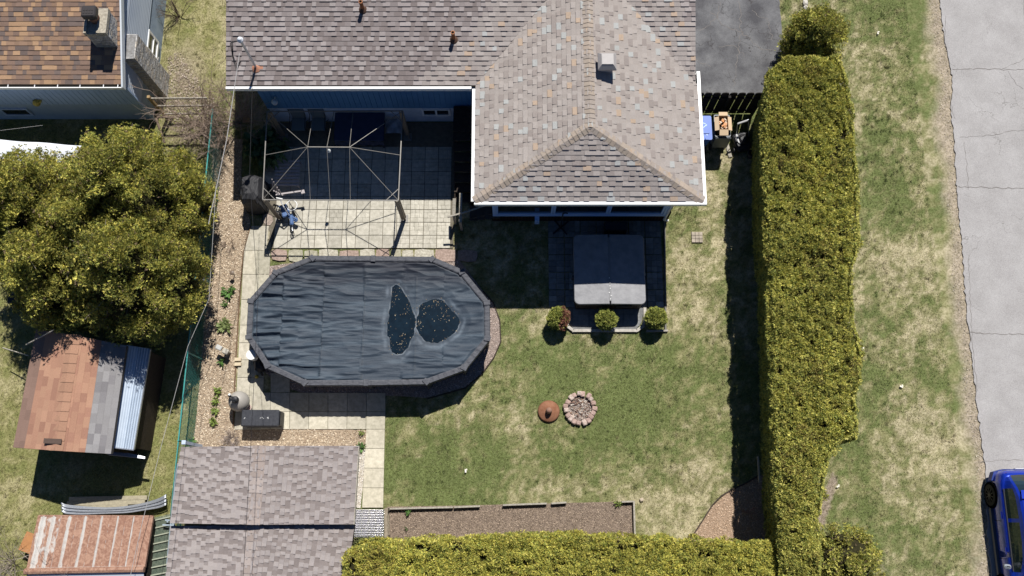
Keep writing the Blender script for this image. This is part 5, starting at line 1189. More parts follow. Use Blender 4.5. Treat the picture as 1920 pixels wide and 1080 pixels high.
# shaded furniture by the wall
c0 = P(674, 235, .74); tb = thing('covered_table', 'dark navy covered patio table against the blue house wall', 'table', (c0.x, c0.y, 0))
b = MB(); b.obox((c0.x, c0.y-.05, .735), 1.62, 1.0, .05, 0, bev=.02); b.build('tabletop', M('navy_cloth', (.035, .045, .09), c2=(.025, .035, .07), scale=6, rough=.7), tb)
for sx_ in (-1, 1):
    for sy_ in (-1, 1): b = MB(); b.bar((c0.x+sx_*.72, c0.y-.05+sy_*.42, .03), (c0.x+sx_*.72, c0.y-.05+sy_*.42, .71), .05, .05); b.build('leg', m_black, tb)
ysk = c0.y-.56; b = MB(); b.grid(lambda u, v: (c0.x-.8+1.6*u, ysk+.02*math.sin(u*30), .71-.3*v), 40, 3); b.build('cloth_skirt', M('navy_cloth'), tb)
for i, (px, lab) in enumerate(((560, 'black framed mesh chair folded under the gazebo, nearest the house corner'), (597, 'black framed mesh chair standing beside the navy covered table'))):
    c = P(px, 232, .45); t = thing('patio_chair', lab, 'chair', (c.x, c.y, 0), 'black framed chairs in the shade')
    b = MB(); b.obox((c.x, c.y, .43), .46, .46, .02, 0, bev=.005); b.build('seat', M('mesh_grey', (.14, .17, .18), rough=.7), t)
    b = MB(); b.obox((c.x, c.y+.24, .72), .44, .02, .55, 0, bev=.005); b.build('backrest', M('mesh_grey'), t)
    b = MB()
    for s1 in (-1, 1):
        b.tube([(c.x+s1*.25, c.y-.26, .03), (c.x+s1*.25, c.y-.22, .64), (c.x+s1*.25, c.y+.2, .66), (c.x+s1*.24, c.y+.26, 1.0)], .013, 6); b.tube([(c.x+s1*.25, c.y+.1, .43), (c.x+s1*.25, c.y+.34, .03)], .013, 6)
    b.build('frame', m_black, t)
b = MB(); c = P(738, 238, .4)
def fcl(u, v): x_ = c.x-.28+.56*u; y_ = c.y-.25+.5*v; return (x_, y_, .42+.10*float(fbm(x_, y_, 4, 90))+.05*math.sin(u*9)*math.sin(v*7)-.25*max(0, abs(u-.5)*2-.7))
b.grid(fcl, 16, 14); b.build('cushion_pile', M('grey_cushion', (.42, .42, .44), c2=(.32, .32, .34), scale=5, rough=.9), loc=c, smooth=True, label='crumpled pale grey cushions piled beside the navy covered table', cat='cushions')

# timber stairs along the wing wall
stw = thing('wooden_steps', 'dark stained wooden stairs and landing against the wing wall beside the patio', 'stairs', (xW-.1, 11.0, 0))
b = MB(); xa, xb = PXY(853, 300, .5)[0]-.02, xW+.42
for k in range(7):
    z = .18*(k+1); y0_, y1_ = 9.75+k*.28, 9.75+(k+1)*.28
    b.box(xa, xb, y0_, y1_+.02, z-.04, z); b.box(xa+.03, xb-.03, y1_-.02, y1_, z-.17, z-.045)
b.build('treads', m_darkwood, stw)
b = MB(); b.box(xa, xb, 11.72, 12.58, 1.25, 1.31)
for k in range(6): b.box(xa+.01+k*.0, xb, 11.73+k*.14, 11.73+k*.14+.125, 1.312, 1.325)
for q_ in ((xa+.05, 11.8), (xb-.05, 11.8), (xa+.05, 12.5)): b.bar((*q_, 0), (*q_, 1.24), .09, .09)
b.build('landing', m_darkwood, stw)
b = MB()
for X in (xa+.02, xb-.02): b.raw([(X-.02, 9.72, 0), (X+.02, 9.72, 0), (X+.02, 9.72, .16), (X-.02, 9.72, .16), (X-.02, 11.74, 1.0), (X+.02, 11.74, 1.0), (X+.02, 11.74, 1.24), (X-.02, 11.74, 1.24)], [[0, 1, 2, 3], [4, 7, 6, 5], [0, 4, 5, 1], [1, 5, 6, 2], [2, 6, 7, 3], [3, 7, 4, 0]])
b.build('stringer', m_darkwood, stw)
rl = thing('timber_railing', 'weathered grey timber railing posts at the foot of the dark stairs', 'railing', P(858, 400, 0))
def vpost(b, px, py, h, w_=.09): q = P(px, py, 0); b.bar((q.x, q.y, 0), (q.x, q.y, h), w_, w_); return q
b = MB(); A = P(864, 417, 0); T = P(862, 362, .0)
b.bar(P(852, 372, 1.0), P(851, 404, .85), .10, .05); b.build('handrail', m_oldwood, rl); b = MB(); b.bar(P(864, 362, 1.15), P(863, 416, .9), .09, .05); b.build('handrail', m_oldwood, rl)
b = MB(); q1_ = P(851, 404, .82); b.bar((q1_.x, q1_.y, .0), q1_, .08, .08); q2_ = P(863, 415, .88); b.bar((q2_.x, q2_.y, 0), q2_, .08, .08); b.build('post', m_oldwood, rl)
b = MB(); b.bar(P(839, 407, 1.0), P(875, 397, 1.15), .05, .04); b.bar(P(875, 397, 1.15), P(925, 380, 1.2), .04, .04); b.build('cross_rail', m_oldwood, rl)
s2 = thing('side_steps', 'small dark timber steps at the left end of the sunroom windows', 'stairs', P(895, 400, 0)); b = MB()
for k in range(4): q = P(882+k*14, 402-k*1.5, .2*k+.1); b.box(q.x-.02, q.x+.22, q.y-.2, q.y+.35, .2*k+.06, .2*k+.1)
q = P(882, 402, 0); b.bar((q.x, q.y-.18, .03), (q.x+.95, q.y-.18, .68), .04, .12); b.bar((q.x, q.y+.33, .03), (q.x+.95, q.y+.33, .68), .04, .12); b.build('treads', M('worn_dark_wood', (.08, .07, .065), c2=(.05, .045, .04), scale=9), s2)

# ------------------------------------------------------------------ fences
fa, fb = P(398, 205, 1.35), P(318, 1000, 1.25)
fn_ = thing('chain_link_fence', 'teal green chain link fence between mulch bed and left yard', 'fence', (fb.x, fb.y, 0)); m_teal = M('teal_vinyl', (.04, .24, .22), rough=.4, c2=(.06, .30, .28), scale=5)
fdir = (fb-fa); FL = math.hypot(fdir.x, fdir.y); fu = Vector((fdir.x/FL, fdir.y/FL, 0)); FH = 1.3; f0 = Vector((fa.x, fa.y, 0))
b = MB(); b.bar(f0+Vector((0, 0, FH)), f0+fu*FL+Vector((0, 0, FH)), .035, .035); b.build('top_rail', m_teal, fn_)
for k in range(6): q = f0+fu*(FL*k/5); b = MB(); b.tube([q, q+Vector((0, 0, FH+.04))], .026, 8); b.build('post', m_teal, fn_)
r_w = .0032; b = MB(); sp = .115; n = int((FL+FH)/sp)
for k in range(n):
    s0_ = k*sp
    a_, z_ = (s0_, 0) if s0_ <= FL else (FL, s0_-FL); e_, y_ = (s0_-FH, FH) if s0_-FH >= 0 else (0, s0_)
    for flip in (0, 1):
        A_ = f0+fu*(FL-a_ if flip else a_)+Vector((0, 0, z_)); B_ = f0+fu*(FL-e_ if flip else e_)+Vector((0, 0, y_)); b.tube([A_+Vector((.003*flip, 0, 0)), B_+Vector((.003*flip, 0, 0))], r_w, 3, caps=False)
b.build('wire_mesh', m_teal, fn_)
# bed edging, wooden gate
gt = thing('wooden_gate', 'weathered open wooden gate rails between chimney and teal fence', 'gate', P(330, 215, 0)); b = MB(); t0 = P(278, 181, 1.65)
b.bar((t0.x, t0.y, 0), (t0.x, t0.y, 1.65), .09, .09); b.build('post', M('yellow_wood', (.36, .25, .12), c2=(.28, .19, .1), scale=12), gt)
xe_ = P(388, 186, 1.5).x
for z in (1.5, .95, .35): b = MB(); b.bar((t0.x, t0.y, z), (xe_, t0.y+.02, z), .035, .085); b.build('rail', m_oldwood, gt)
b = MB()
for k in range(17): X = t0.x+.1+k*(xe_-t0.x-.1)/17; b.bar((X, t0.y+.03, .2), (X, t0.y+.03, 1.45), .006, .006)
b.build('wire_panel', m_wirepale, gt)
b = MB(); q = P(318, 225, 0); b.tube([(q.x+.1, q.y+.1, 0), (q.x-.1, q.y-.3, .9), P(309, 268, .9)], [.05, .045, .035], 8); b.build('tree_stump', m_bark, loc=q, label='leaning brown bare trunk between the gate and the cedars', cat='trunk')
# black plank fence by the driveway
pf0, pf1 = P(1306, 175, 1.5), P(1432, 178, 1.5); pk = thing('plank_fence', 'black vertical board fence across the end of the driveway', 'fence', P(1365, 222, 0)); m_bk = M('black_stain', (.016, .014, .013), c2=(.03, .025, .022), scale=12, rough=.8)
npk = 8; wpk = (pf1.x-pf0.x)/npk
for k in range(npk):
    X = pf0.x+k*wpk; b = MB(); prof = [(X+.014, 0.04), (X+wpk-.014, .04), (X+wpk-.014, 1.46), (X+wpk-.05, 1.53), (X+wpk/2, 1.55), (X+.05, 1.53), (X+.014, 1.46)]
    n = len(prof); b.raw([(x_, pf0.y-.012, z) for x_, z in prof]+[(x_, pf0.y+.012, z) for x_, z in prof], [list(range(n)), list(range(2*n-1, n-1, -1))]+[[i, n+i, n+(i+1) % n, (i+1) % n] for i in range(n)]); b.build('plank', m_bk, pk)
for z in (.35, 1.2): b = MB(); b.box(pf0.x, pf1.x, pf0.y-.055, pf0.y-.014, z-.04, z+.04); b.build('rail', m_bk, pk)
for X in (pf0.x+.03, pf0.x+wpk*4, pf1.x-.03): b = MB(); b.bar((X, pf0.y-.09, 0), (X, pf0.y-.09, 1.45), .08, .08); b.build('post', m_bk, pk)
# bins
def bin_(px0, px1, pyt, pyb, col, label, lid_open=False, mark=False):
    h = 1.05; a, c = P(px0, pyt, h), P(px1, pyb, h); cx, cy = (a.x+c.x)/2, (a.y+c.y)/2; w2, d2 = (c.x-a.x)/2, (a.y-c.y)/2
    t = thing('wheelie_bin', label, 'bin', (cx, cy, 0), 'wheeled bins beside the plank fence'); m = M('bin_'+str(col), col, rough=.4, c2=tuple(q*.85 for q in col), scale=5)
    b = MB(); n = 4; bot = rrect(cx, cy, w2*.78, d2*.75, .04, n=2); top = rrect(cx, cy, w2*.95, d2*.92, .04, n=2); k = len(bot)
    ti = rrect(cx, cy, w2*.87, d2*.84, .03, n=2); bi = rrect(cx, cy, w2*.7, d2*.68, .03, n=2)
    V_ = [(x_, y_, .06) for x_, y_ in bot]+[(x_, y_, 1.0) for x_, y_ in top]+[(x_, y_, 1.0) for x_, y_ in ti]+[(x_, y_, .15) for x_, y_ in bi]
    b.raw(V_, [list(range(k-1, -1, -1)), [3*k+i for i in range(k)]]+[[r_*k+i, r_*k+(i+1) % k, (r_+1)*k+(i+1) % k, (r_+1)*k+i] for r_ in range(3) for i in range(k)]); b.build('bin_body', m, t)
    for s1 in (-1, 1): b = MB(); b.tube([(cx+s1*w2*.7, cy-d2*.85, .1), (cx+s1*w2*.95, cy-d2*.85, .1)], .1, 14); b.build('wheel', m_black, t)
    b = MB(); b.tube([(cx-w2*.7, cy-d2*1.0, 1.0), (cx+w2*.7, cy-d2*1.0, 1.0)], .02, 8); b.build('handle', m, t)
    if not lid_open:
        b = MB(); b.prism(rrect(cx, cy, w2, d2, .05, n=3), 1.01, 1.05); b.prism(rrect(cx, cy+d2*.1, w2*.72, d2*.6, .05, n=3), 1.05, 1.075)
        b.prism(rrect(cx-.1, cy-d2*.93, .05, .04, .01, n=1), 1.05, 1.09); b.prism(rrect(cx+.1, cy-d2*.93, .05, .04, .01, n=1), 1.05, 1.09); lid = b.build('lid', m, t)
        if mark:
            b = MB(); mx_, my_ = cx, cy+.08
            for q in range(3):
                t0_ = q*2.094+.5; p0_ = Vector((mx_+.09*math.cos(t0_), my_+.09*math.sin(t0_))); p1_ = Vector((mx_+.09*math.cos(t0_+1.5), my_+.09*math.sin(t0_+1.5))); dd_ = (p1_-p0_).normalized(); nn = Vector((-dd_.y, dd_.x))
                for (A_, B_, C_) in ((p0_-nn*.014, p0_+nn*.014, None),): b.raw([(*(p0_-nn*.015), 1.079), (*(p1_-nn*.015), 1.079), (*(p1_+nn*.015), 1.079), (*(p0_+nn*.015), 1.079)], [[0, 1, 2, 3]]); b.raw([(*(p1_-nn*.035), 1.0795), (*(p1_+dd_*.045), 1.0795), (*(p1_+nn*.035), 1.0795)], [[0, 1, 2]])
            b.build('recycling_mark', M('mark_pale', (.45, .6, .85), rough=.5), lid)
            b = MB()
            for q in range(2):
                X = cx-.13+q*.24; Y = cy-d2*.55; b.raw([(X-.04, Y+.05, 1.054), (X-.02, Y+.05, 1.054), (X+.005, Y-.04, 1.054), (X-.01, Y-.05, 1.054)], [[0, 3, 2, 1]]); b.raw([(X+.04, Y+.05, 1.054), (X+.02, Y+.05, 1.054), (X-.005, Y-.04, 1.054), (X+.01, Y-.05, 1.054)], [[0, 1, 2, 3]])
            b.build('lid_mark', M('mark_pale'), lid)
    else:
        b = MB(); b.obox((cx, cy-d2-.05, .72), w2*1.9, .03, .65, 0, tilt=(-.08, 0), bev=.01); b.build('lid', m, t)
    return t, cx, cy
bin_(1301, 1336, 217, 262, (.03, .12, .50), 'blue recycling bin with closed lid under the white roof edge', mark=True)
t_, cx, cy = bin_(1338, 1372, 212, 257, (.13, .15, .17), 'grey wheeled bin left open with a cardboard box on top', lid_open=True)
bxo = thing('cardboard_box', 'open cardboard box with orange wrapping sticking out of the grey bin', 'box', (cx, cy, .9)); b = MB(); m_card = M('cardboard', (.46, .31, .19), c2=(.38, .26, .16), scale=9)
x0_, x1_, y0_, y1_ = cx-.15, cx+.15, cy-.22, cy+.26
b.box(x0_, x1_, y0_, y1_, .75, .77); b.box(x0_, x0_+.01, y0_, y1_, .77, 1.2); b.box(x1_-.01, x1_, y0_, y1_, .77, 1.2); b.box(x0_+.01, x1_-.01, y0_, y0_+.01, .77, 1.2); b.box(x0_+.01, x1_-.01, y1_-.01, y1_, .77, 1.2)
b.build('box', m_card, bxo)
b = MB(); b.obox((x0_-.06, cy, 1.16), .14, .46, .008, 0, tilt=(0, -.5)); b.obox((x1_+.06, cy, 1.16), .14, .46, .008, 0, tilt=(0, .5)); b.obox((cx, y0_-.09, 1.17), .28, .18, .008, 0, tilt=(.35, 0)); b.obox((cx, y1_+.06, 1.2), .28, .12, .008, 0); b.build('flap', M('cardboard_light', (.60, .45, .30)), bxo)
b = MB(); rr = random.Random(6)
for k in range(16): b.obox((cx+rr.uniform(-.1, .1), cy+rr.uniform(-.12, .2), 1.08+rr.uniform(0, .08)), rr.uniform(.05, .12), rr.uniform(.04, .1), .03, rr.uniform(0, 3), tilt=(rr.uniform(-.5, .5), rr.uniform(-.5, .5)), col=rr.choice([(.62, .27, .10), (.7, .38, .2), (.6, .5, .4)]))
b.build('wrapping', M('wrap', attr=True, rough=.7), bxo)
# push mower in the shade
c = P(1392, 262, .3); mw = thing('push_mower', 'dark push mower with grey folded handle in the shade of the plank fence', 'mower', (c.x, c.y, 0)); b = MB(); b.obox((c.x, c.y-.05, .22), .5, .62, .2, .3, bev=.05); b.lathe((c.x, c.y, .3), [(.16, 0), (.17, .1), (.1, .16)], 16); b.build('deck', m_black, mw)
for q in ((-.25, -.28), (.25, -.28), (-.25, .25), (.25, .25)): b = MB(); b.tube([(c.x+q[0]-.02, c.y+q[1], .1), (c.x+q[0]+.03, c.y+q[1], .1)], .1, 12); b.build('wheel', m_black, mw)
b = MB(); h1, h2 = P(1383, 232, 1.0), P(1403, 224, 1.0); b.tube([(c.x-.2, c.y+.1, .3), h1, h2, (c.x+.22, c.y+.12, .3)], .013, 6); b.build('handle', m_steel, mw)
b = MB(); q = P(1392, 229, 1.0); b.obox(q, .34, .06, .05, .35, bev=.015); b.build('grip', M('grip_grey', (.38, .38, .38)), mw)
b = MB(); q = P(1384, 258, .5); b.bar((q.x-.05, q.y+.12, .5), (q.x+.02, q.y-.12, .45), .05, .02); b.bar((q.x+.02, q.y-.12, .45), (q.x+.08, q.y-.2, .45), .04, .02); b.build('lever', M('grip_light', (.6, .6, .6)), mw)
b = MB(); q = P(1410, 288, .2); b.lathe((q.x, q.y, 0), [(.12, 0), (.16, .3), (.14, .3), (.11, .05)], 16); b.build('bucket', M('bucket_dark', (.07, .07, .075)), loc=q, label='dark bucket in the hedge shade beyond the mower', cat='bucket')
b = MB(); q = P(1366, 285, 0); b.obox((q.x, q.y+.05, .02), .12, .5, .03, .2, bev=.01); b.build('wood_scrap', m_oldwood, loc=q, label='thin grey wood scrap on the grass near the bins', cat='scrap')

# ------------------------------------------------------------------ sheds
sE, sR = 2.05, 2.42
sp = [(340, 838), (672, 836), (663, 983), (320, 981)]; shed = thing('shed', 'garden shed with mauve shingle roof, upper of two levels, below the slab path', 'shed', P(500, 930, 0))
def pal_shed(p, t):
    return jitter(random.choice([(.365, .325, .312), (.395, .352, .336)]), .04) if t else jitter(random.choice([(.265, .228, .215), (.30, .262, .25), (.245, .21, .198)]), .05)
def tworoof(root, quad, rt, rb, hE, hR, pal, course=.135, tw=(.08, .14), name='roof'):
    b = MB(); a, c, d, e = [P(q[0], q[1], hE) for q in quad]; r0, r1 = P(*rt, hR), P(*rb, hR)
    n1 = shingle_face(b, [e, a, r0, r1], pal, course, tw, tooth=.028); n2 = shingle_face(b, [c, d, r1, r0], pal, course, tw, tooth=.028)
    capc2 = lambda: jitter(random.choice([(.37, .31, .28), (.41, .35, .32), (.35, .29, .26)]), .05)
    cap_row(b, r1, r0, n1, n2, w_=.19, col=capc2, step=.2); b.build(name, m_shingle, root); return a, c, d, e
a, c, d, e = tworoof(shed, sp, (486, 836), (474, 984), sE, sR, pal_shed)
b = MB(); b.prism([(a.x+.25, a.y-.15), (c.x-.38, c.y-.15), (d.x-.38, d.y+.05), (e.x+.25, e.y+.05)], 0, sE-.1); b.build('wall', M('shed_wall', (.42, .38, .33), c2=(.36, .32, .28), scale=5), shed)
b = MB(); b.box(c.x-.38, c.x-.36, (c.y+d.y)/2-.4, (c.y+d.y)/2+.4, 0, 1.8); b.build('door', M('shed_door', (.5, .48, .44)), shed)
b = MB(); b.bar((c.x+.01, c.y, sE-.06), (d.x+.01, d.y, sE-.06), .03, .13); b.build('fascia', m_oldwood, shed)
sh2 = thing('shed', 'lower shingle roofed shed section at the bottom, beside the bright hedge', 'shed', P(480, 1050, 0))
a, c, d, e = tworoof(sh2, [(321, 986), (665, 984), (634, 1200), (300, 1200)], (478, 985), (455, 1200), sE-.22, sR-.22, pal_shed)
b = MB(); b.prism([(a.x+.25, a.y-.02), (c.x-.38, c.y-.02), (d.x-.3, d.y+.2), (e.x+.25, e.y+.2)], 0, sE-.35); b.build('wall', M('shed_wall'), sh2)
# clear corrugated panel
A, B, C_, D_ = P(666, 955, .75), P(720, 955, .62), P(719, 1007, .62), P(663, 1007, .75); cp = thing('cold_frame', 'clear corrugated plastic lean-to panel at the side of the shed', 'panel', P(692, 980, 0)); b = MB()
m_cl = M('clear_plastic', (.75, .74, .80), rough=.12, spec=.7); _mt = m_cl.node_tree.nodes['Principled BSDF']; _mt.inputs['Transmission Weight'].default_value = .75
b.grid(lambda u, v: tuple(Vector(A).lerp(B, u).lerp(Vector(D_).lerp(C_, u), v)+Vector((0, 0, .035*math.sin(v*2*math.pi*11)))), 4, 132); b.build('corrugated_sheet', m_cl, cp, smooth=True)
b = MB(); b.bar(P(724, 953, .66), P(724, 1008, .66), .10, .05); b.bar((P(724, 955, .66).x, P(724, 955, .66).y, 0), P(724, 955, .63), .08, .08); b.bar((P(724, 1006, .66).x, P(724, 1006, .66).y, 0), P(724, 1006, .63), .08, .08); b.build('frame', m_wood, cp)
b = MB()
for k in range(4): q = P(670+k*14, 975, .3); b.box(q.x-.07, q.x+.07, q.y-.35, q.y+.25, .02, .3+.03*(k % 2))
b.build('stored_boards', M('dark_boards', (.05, .05, .065), rough=.6), cp)

# timber border of soil bed
tbd = thing('timber_border', 'weathered grey plank edging round the soil bed before the hedge', 'edging', P(950, 945, 0))
for seg in ([(727, 954), (850, 951)], [(852, 951), (900, 949)], [(943, 947), (1025, 944)], [(1034, 944), (1062, 942)], [(1165, 941), (1187, 940)]): b = MB(); b.bar(P(*seg[0], .09), P(*seg[1], .09), .05, .15); b.build('plank', m_oldwood, tbd)
b = MB(); b.bar(P(1188, 939, .09), P(1190, 1005, .09), .05, .16); b.build('plank', m_oldwood, tbd)
b = MB(); b.bar(P(729, 957, .08), P(730, 1010, .08), .03, .12); b.build('plank', m_wood, tbd)
b = MB(); q = P(1422, 858, .5); b.bar(P(1421, 856, .6), P(1424, 905, .5), .05, .05); b.build('wooden_stake', m_oldwood, loc=q, label='grey wooden stake leaning against the shaded foot of the long hedge', cat='stake')
b = MB(); pts = [P(x_, y_, .03) for x_, y_ in ((1300, 1003), (1318, 975), (1335, 948), (1352, 930), (1372, 918), (1400, 905), (1425, 890))]; b.tube(pts, .022, 6); b.build('bed_edging', M('black_edging', (.06, .045, .035)), loc=pts[0], label='thin dark edging strip curving round the corner mulch', cat='edging')
b = MB(); pts = [P(x_, y_, .03) for x_, y_ in ((470, 425), (456, 475), (449, 560), (444, 640), (440, 720), (437, 800))]; b.tube(pts, .02, 5); b.build('bed_edging', M('brown_edging', (.16, .1, .06)), loc=pts[0], label='thin brown edging strip between mulch bed and concrete path', cat='edging')
b = MB(); pts = [P(x_, y_, .03) for x_, y_ in ((905, 545), (925, 568), (937, 600), (939, 640), (926, 670), (903, 702), (872, 728), (800, 748))]; b.tube(pts, .02, 5); b.build('bed_edging', M('black_edging'), loc=pts[0], label='thin dark edging strip round the pinkish pool gravel', cat='edging')
# stones on the grass
p = P(1203, 937, .04); b = MB(); b.obox((p.x, p.y, .04), .11, .1, .08, .3, bev=.02); b.build('stone', M('tan_stone', (.5, .42, .32), c2=(.4, .33, .25), scale=9), loc=p, label='small tan block on the grass beside the soil bed corner', cat='stone')
p = P(1307, 445, .02); b = MB()
for i in range(3):
    for j in range(3):
        k = random.uniform(.85, 1.1); b.obox((p.x-.12+i*.12, p.y-.12+j*.12, .025), .112, .112, .04, 0, (.44*k, .38*k, .31*k), bev=.006)
b.build('stepping_stone', m_slab, loc=p, label='square beige stepping stone in the grass right of the hot tub', cat='paver')
for i, (px, py, s_, lab) in enumerate(((1510, 5, .16, 'cream rock at the top edge beside the conical cedar, upper of the two'), (1511, 15, .14, 'cream rock at the top edge beside the conical cedar, lower of the two'))):
    p = P(px, py, .05); b = MB(); b.obox((p.x, p.y, .06), s_, s_*1.3, .12, .5*i, bev=.04); b.build('rock', M('pale_rock', (.6, .57, .5), c2=(.5, .46, .4), scale=8, bump=.5), loc=p, label=lab, cat='rock', group='cream rocks by the conical cedar')
rr = random.Random(9); 
for i, (px, py, lab) in enumerate(((1646, 62, 'pale scrap on the verge grass high beside the road'), (1571, 912, 'white leaf-like scrap on the grass by the hedge foot'), (1617, 655, 'pale dry scrap just right of the long hedge'), (1690, 725, 'curled pale leaf in the middle of the verge'), (873, 883, 'tiny pale scrap in the green back lawn'))):
    p = P(px, py, .05); b = MB(); b.obox((p.x, p.y, .06), .10, .05, .012, rr.uniform(0, 3), tilt=(.2, .1)); b.obox((p.x+.03, p.y+.04, .065), .05, .04, .012, rr.uniform(0, 3), tilt=(-.3, .2)); b.build('litter_scrap', M('scrap_pale', (.72, .68, .58)), loc=p, label=lab, cat='litter', group='pale scraps lying on the grass')
# fire pit
p = P(1088, 765, .1); fp = thing('fire_pit', 'ring of pink stones round a fire pit on the back lawn', 'fire pit', (p.x, p.y, 0)); rr = random.Random(21); n = 19
for k in range(n):
    a = 2*math.pi*k/n+rr.uniform(-.05, .05); r_ = .43+rr.uniform(-.02, .03); L = 2*math.pi*.43/n*.98; b = MB(); b.obox((p.x+r_*math.cos(a), p.y+r_*math.sin(a), .07), rr.uniform(.13, .19), L, rr.uniform(.12, .17), a+rr.uniform(-.15, .15), bev=.025)
    b.cur = (1, 1, 1); b.c = [jitter(rr.choice([(.52, .38, .33), (.46, .33, .28), (.58, .47, .41)]), .1)]*len(b.f); b.build('stone', m_stone, fp)
b = MB(); b.lathe((p.x, p.y, 0), [(.37, -.02), (.37, .015)], 24); b.build('ash_bed', M('ash', (.16, .12, .10), c2=(.30, .25, .22), scale=14, bump=1, bscale=25), fp)
b = MB()
for k in range(150):
    a, r_ = rr.uniform(0, 6.28), .34*math.sqrt(rr.random()); b.obox((p.x+r_*math.cos(a), p.y+r_*math.sin(a), .03+rr.uniform(0, .03)), rr.uniform(.02, .09), rr.uniform(.012, .04), .01, rr.uniform(0, 3), rr.choice([(.3, .2, .14), (.42, .34, .28), (.16, .1, .08), (.5, .45, .4)]), tilt=(rr.uniform(-.4, .4), rr.uniform(-.4, .4)))
b.build('charred_debris', m_chip, fp)
p = P(1029, 771, .1); cn = thing('rusty_metal_cone', 'rusty conical metal cover lying beside the stone fire pit', 'lid', (p.x, p.y, 0)); b = MB(); b.lathe((p.x, p.y, 0), [(.33, .03), (.34, .05), (.30, .085), (.13, .16), (.10, .17)], 36); b.build('cone', M('rust', (.20, .085, .045), c2=(.27, .13, .075), scale=7, rough=.85, bump=.2), cn, smooth=True)
b = MB(); b.lathe((p.x, p.y, .15), [(.10, 0), (.095, .16), (.07, .22), (.03, .245), (.001, .25)], 20); b.build('chimney_cap', M('rust_light', (.32, .19, .14), c2=(.24, .13, .09), scale=9), cn, smooth=True)

# orange patchwork shed
o_ = thing('shed', 'old shed roofed with patched orange and grey shingles below the cedars', 'shed', P(120, 760, 0)); oe, orr = 2.0, 2.35
q = [P(68, 618, oe), P(237, 648, oe), P(208, 851, oe), (P(25, 839, oe))]; r0, r1 = P(138, 628, orr), P(104, 845, orr)
def pal_or(p, t): 
    k = (p.x-q[3].x); edge = ((p-q[3]).dot((q[0]-q[3]).normalized().cross(Vector((0, 0, 1)))))
    if edge < .30: return jitter((.26, .17, .135), .12)
    return jitter(random.choice([(.42, .235, .16), (.45, .26, .175), (.37, .20, .14)]), .07)
def pal_or2(p, t):
    e = (q[1]-q[2]).normalized().cross(Vector((0, 0, 1))); dd_ = -(p-q[2]).dot(e)
    if dd_ < .62: return jitter(random.choice([(.27, .26, .26), (.31, .30, .30), (.23, .22, .225)]), .08)
    return jitter(random.choice([(.42, .235, .16), (.45, .26, .175), (.37, .20, .14)]), .07)
b = MB(); n1 = shingle_face(b, [q[3], q[0], r0, r1], pal_or, .19, (.28, .34), tooth=0, thick=.008); n2 = shingle_face(b, [q[1], q[2], r1, r0], pal_or2, .17, (.26, .32), tooth=0, thick=.008)
cap_row(b, r1, r0, n1, n2, w_=.2, col=lambda: jitter((.40, .23, .155), .08), step=.27)
pt_ = P(98, 827, 2.40); ang = math.atan2((r0-r1).y, (r0-r1).x); b.obox((pt_.x, pt_.y, 2.385), .14, .50, .012, ang, (.12, .085, .07)); 
b.build('roof', m_shingle, o_)
b = MB(); b.prism([(q[0].x+.15, q[0].y-.1), (q[1].x-.1, q[1].y-.1), (q[2].x-.1, q[2].y+.1), (q[3].x+.15, q[3].y+.1)], 0, oe-.12); b.build('wall', m_darkwood, o_)
b = MB(); w0, w1, w2, w3 = P(238, 647, 1.75), P(281, 654, 1.45), P(250, 843, 1.45), P(209, 838, 1.75)
nn = 20; b.grid(lambda u, v: tuple(Vector(w0).lerp(w1, u).lerp(Vector(w3).lerp(w2, u), v)+Vector((0, 0, (.004+.02*(u > .55))*math.cos(u*2*math.pi*9)))), 90, 2)
m_lm = M('white_sheet_metal', (.46, .53, .62), rough=.5, metal=.1, c2=(.40, .47, .56), scale=4); lt = b.build('lean_to_roof', m_lm, o_, smooth=True)
b = MB(); b.bar(w1+Vector((.01, 0, -.02)), w2+Vector((.01, 0, -.02)), .03, .08); b.bar(w3+Vector((0, -.01, -.03)), w2+Vector((0, -.01, -.03)), .03, .06); b.build('edge_trim', m_steel, lt)
b = MB(); b.prism([(w0.x, w0.y-.05), (w1.x-.05, w1.y-.05), (w2.x-.05, w2.y+.06), (w3.x, w3.y+.06)], 0, 1.38); b.build('lean_to_wall', m_darkwood, o_)
b = MB(); p = P(262, 815, .1); b.obox((p.x, p.y, .12), .16, .24, .2, -.2, bev=.04); b.build('paint_can', M('grey_plastic'), loc=p, label='pale grey container on the grass beside the white lean-to', cat='container')
for i, (A_, B_, lab) in enumerate((((5, 652, .9), (54, 667, 1.2), 'weathered pole jutting left from the orange shed, lower one'), ((49, 646, 2.6), (100, 619, 2.9), 'pale thin pole across the shaded corner of the orange shed roof'))):
    b = MB(); b.tube([P(*A_), P(*B_)], .018, 6); b.build('wooden_pole', m_oldwood, loc=P(*A_), label=lab, cat='pole')
bp = thing('pipe_bundle', 'short bundle of metal pipes jutting below the orange shed eave', 'pipes', P(240, 850, .5))
for k in range(4): b = MB(); b.tube([P(195+k*3, 848+k*1.5, 1.0), P(240, 850+k*2, 1.0), P(272, 857+k, .95)], .016, 6); b.build('pipe', m_steel, bp)

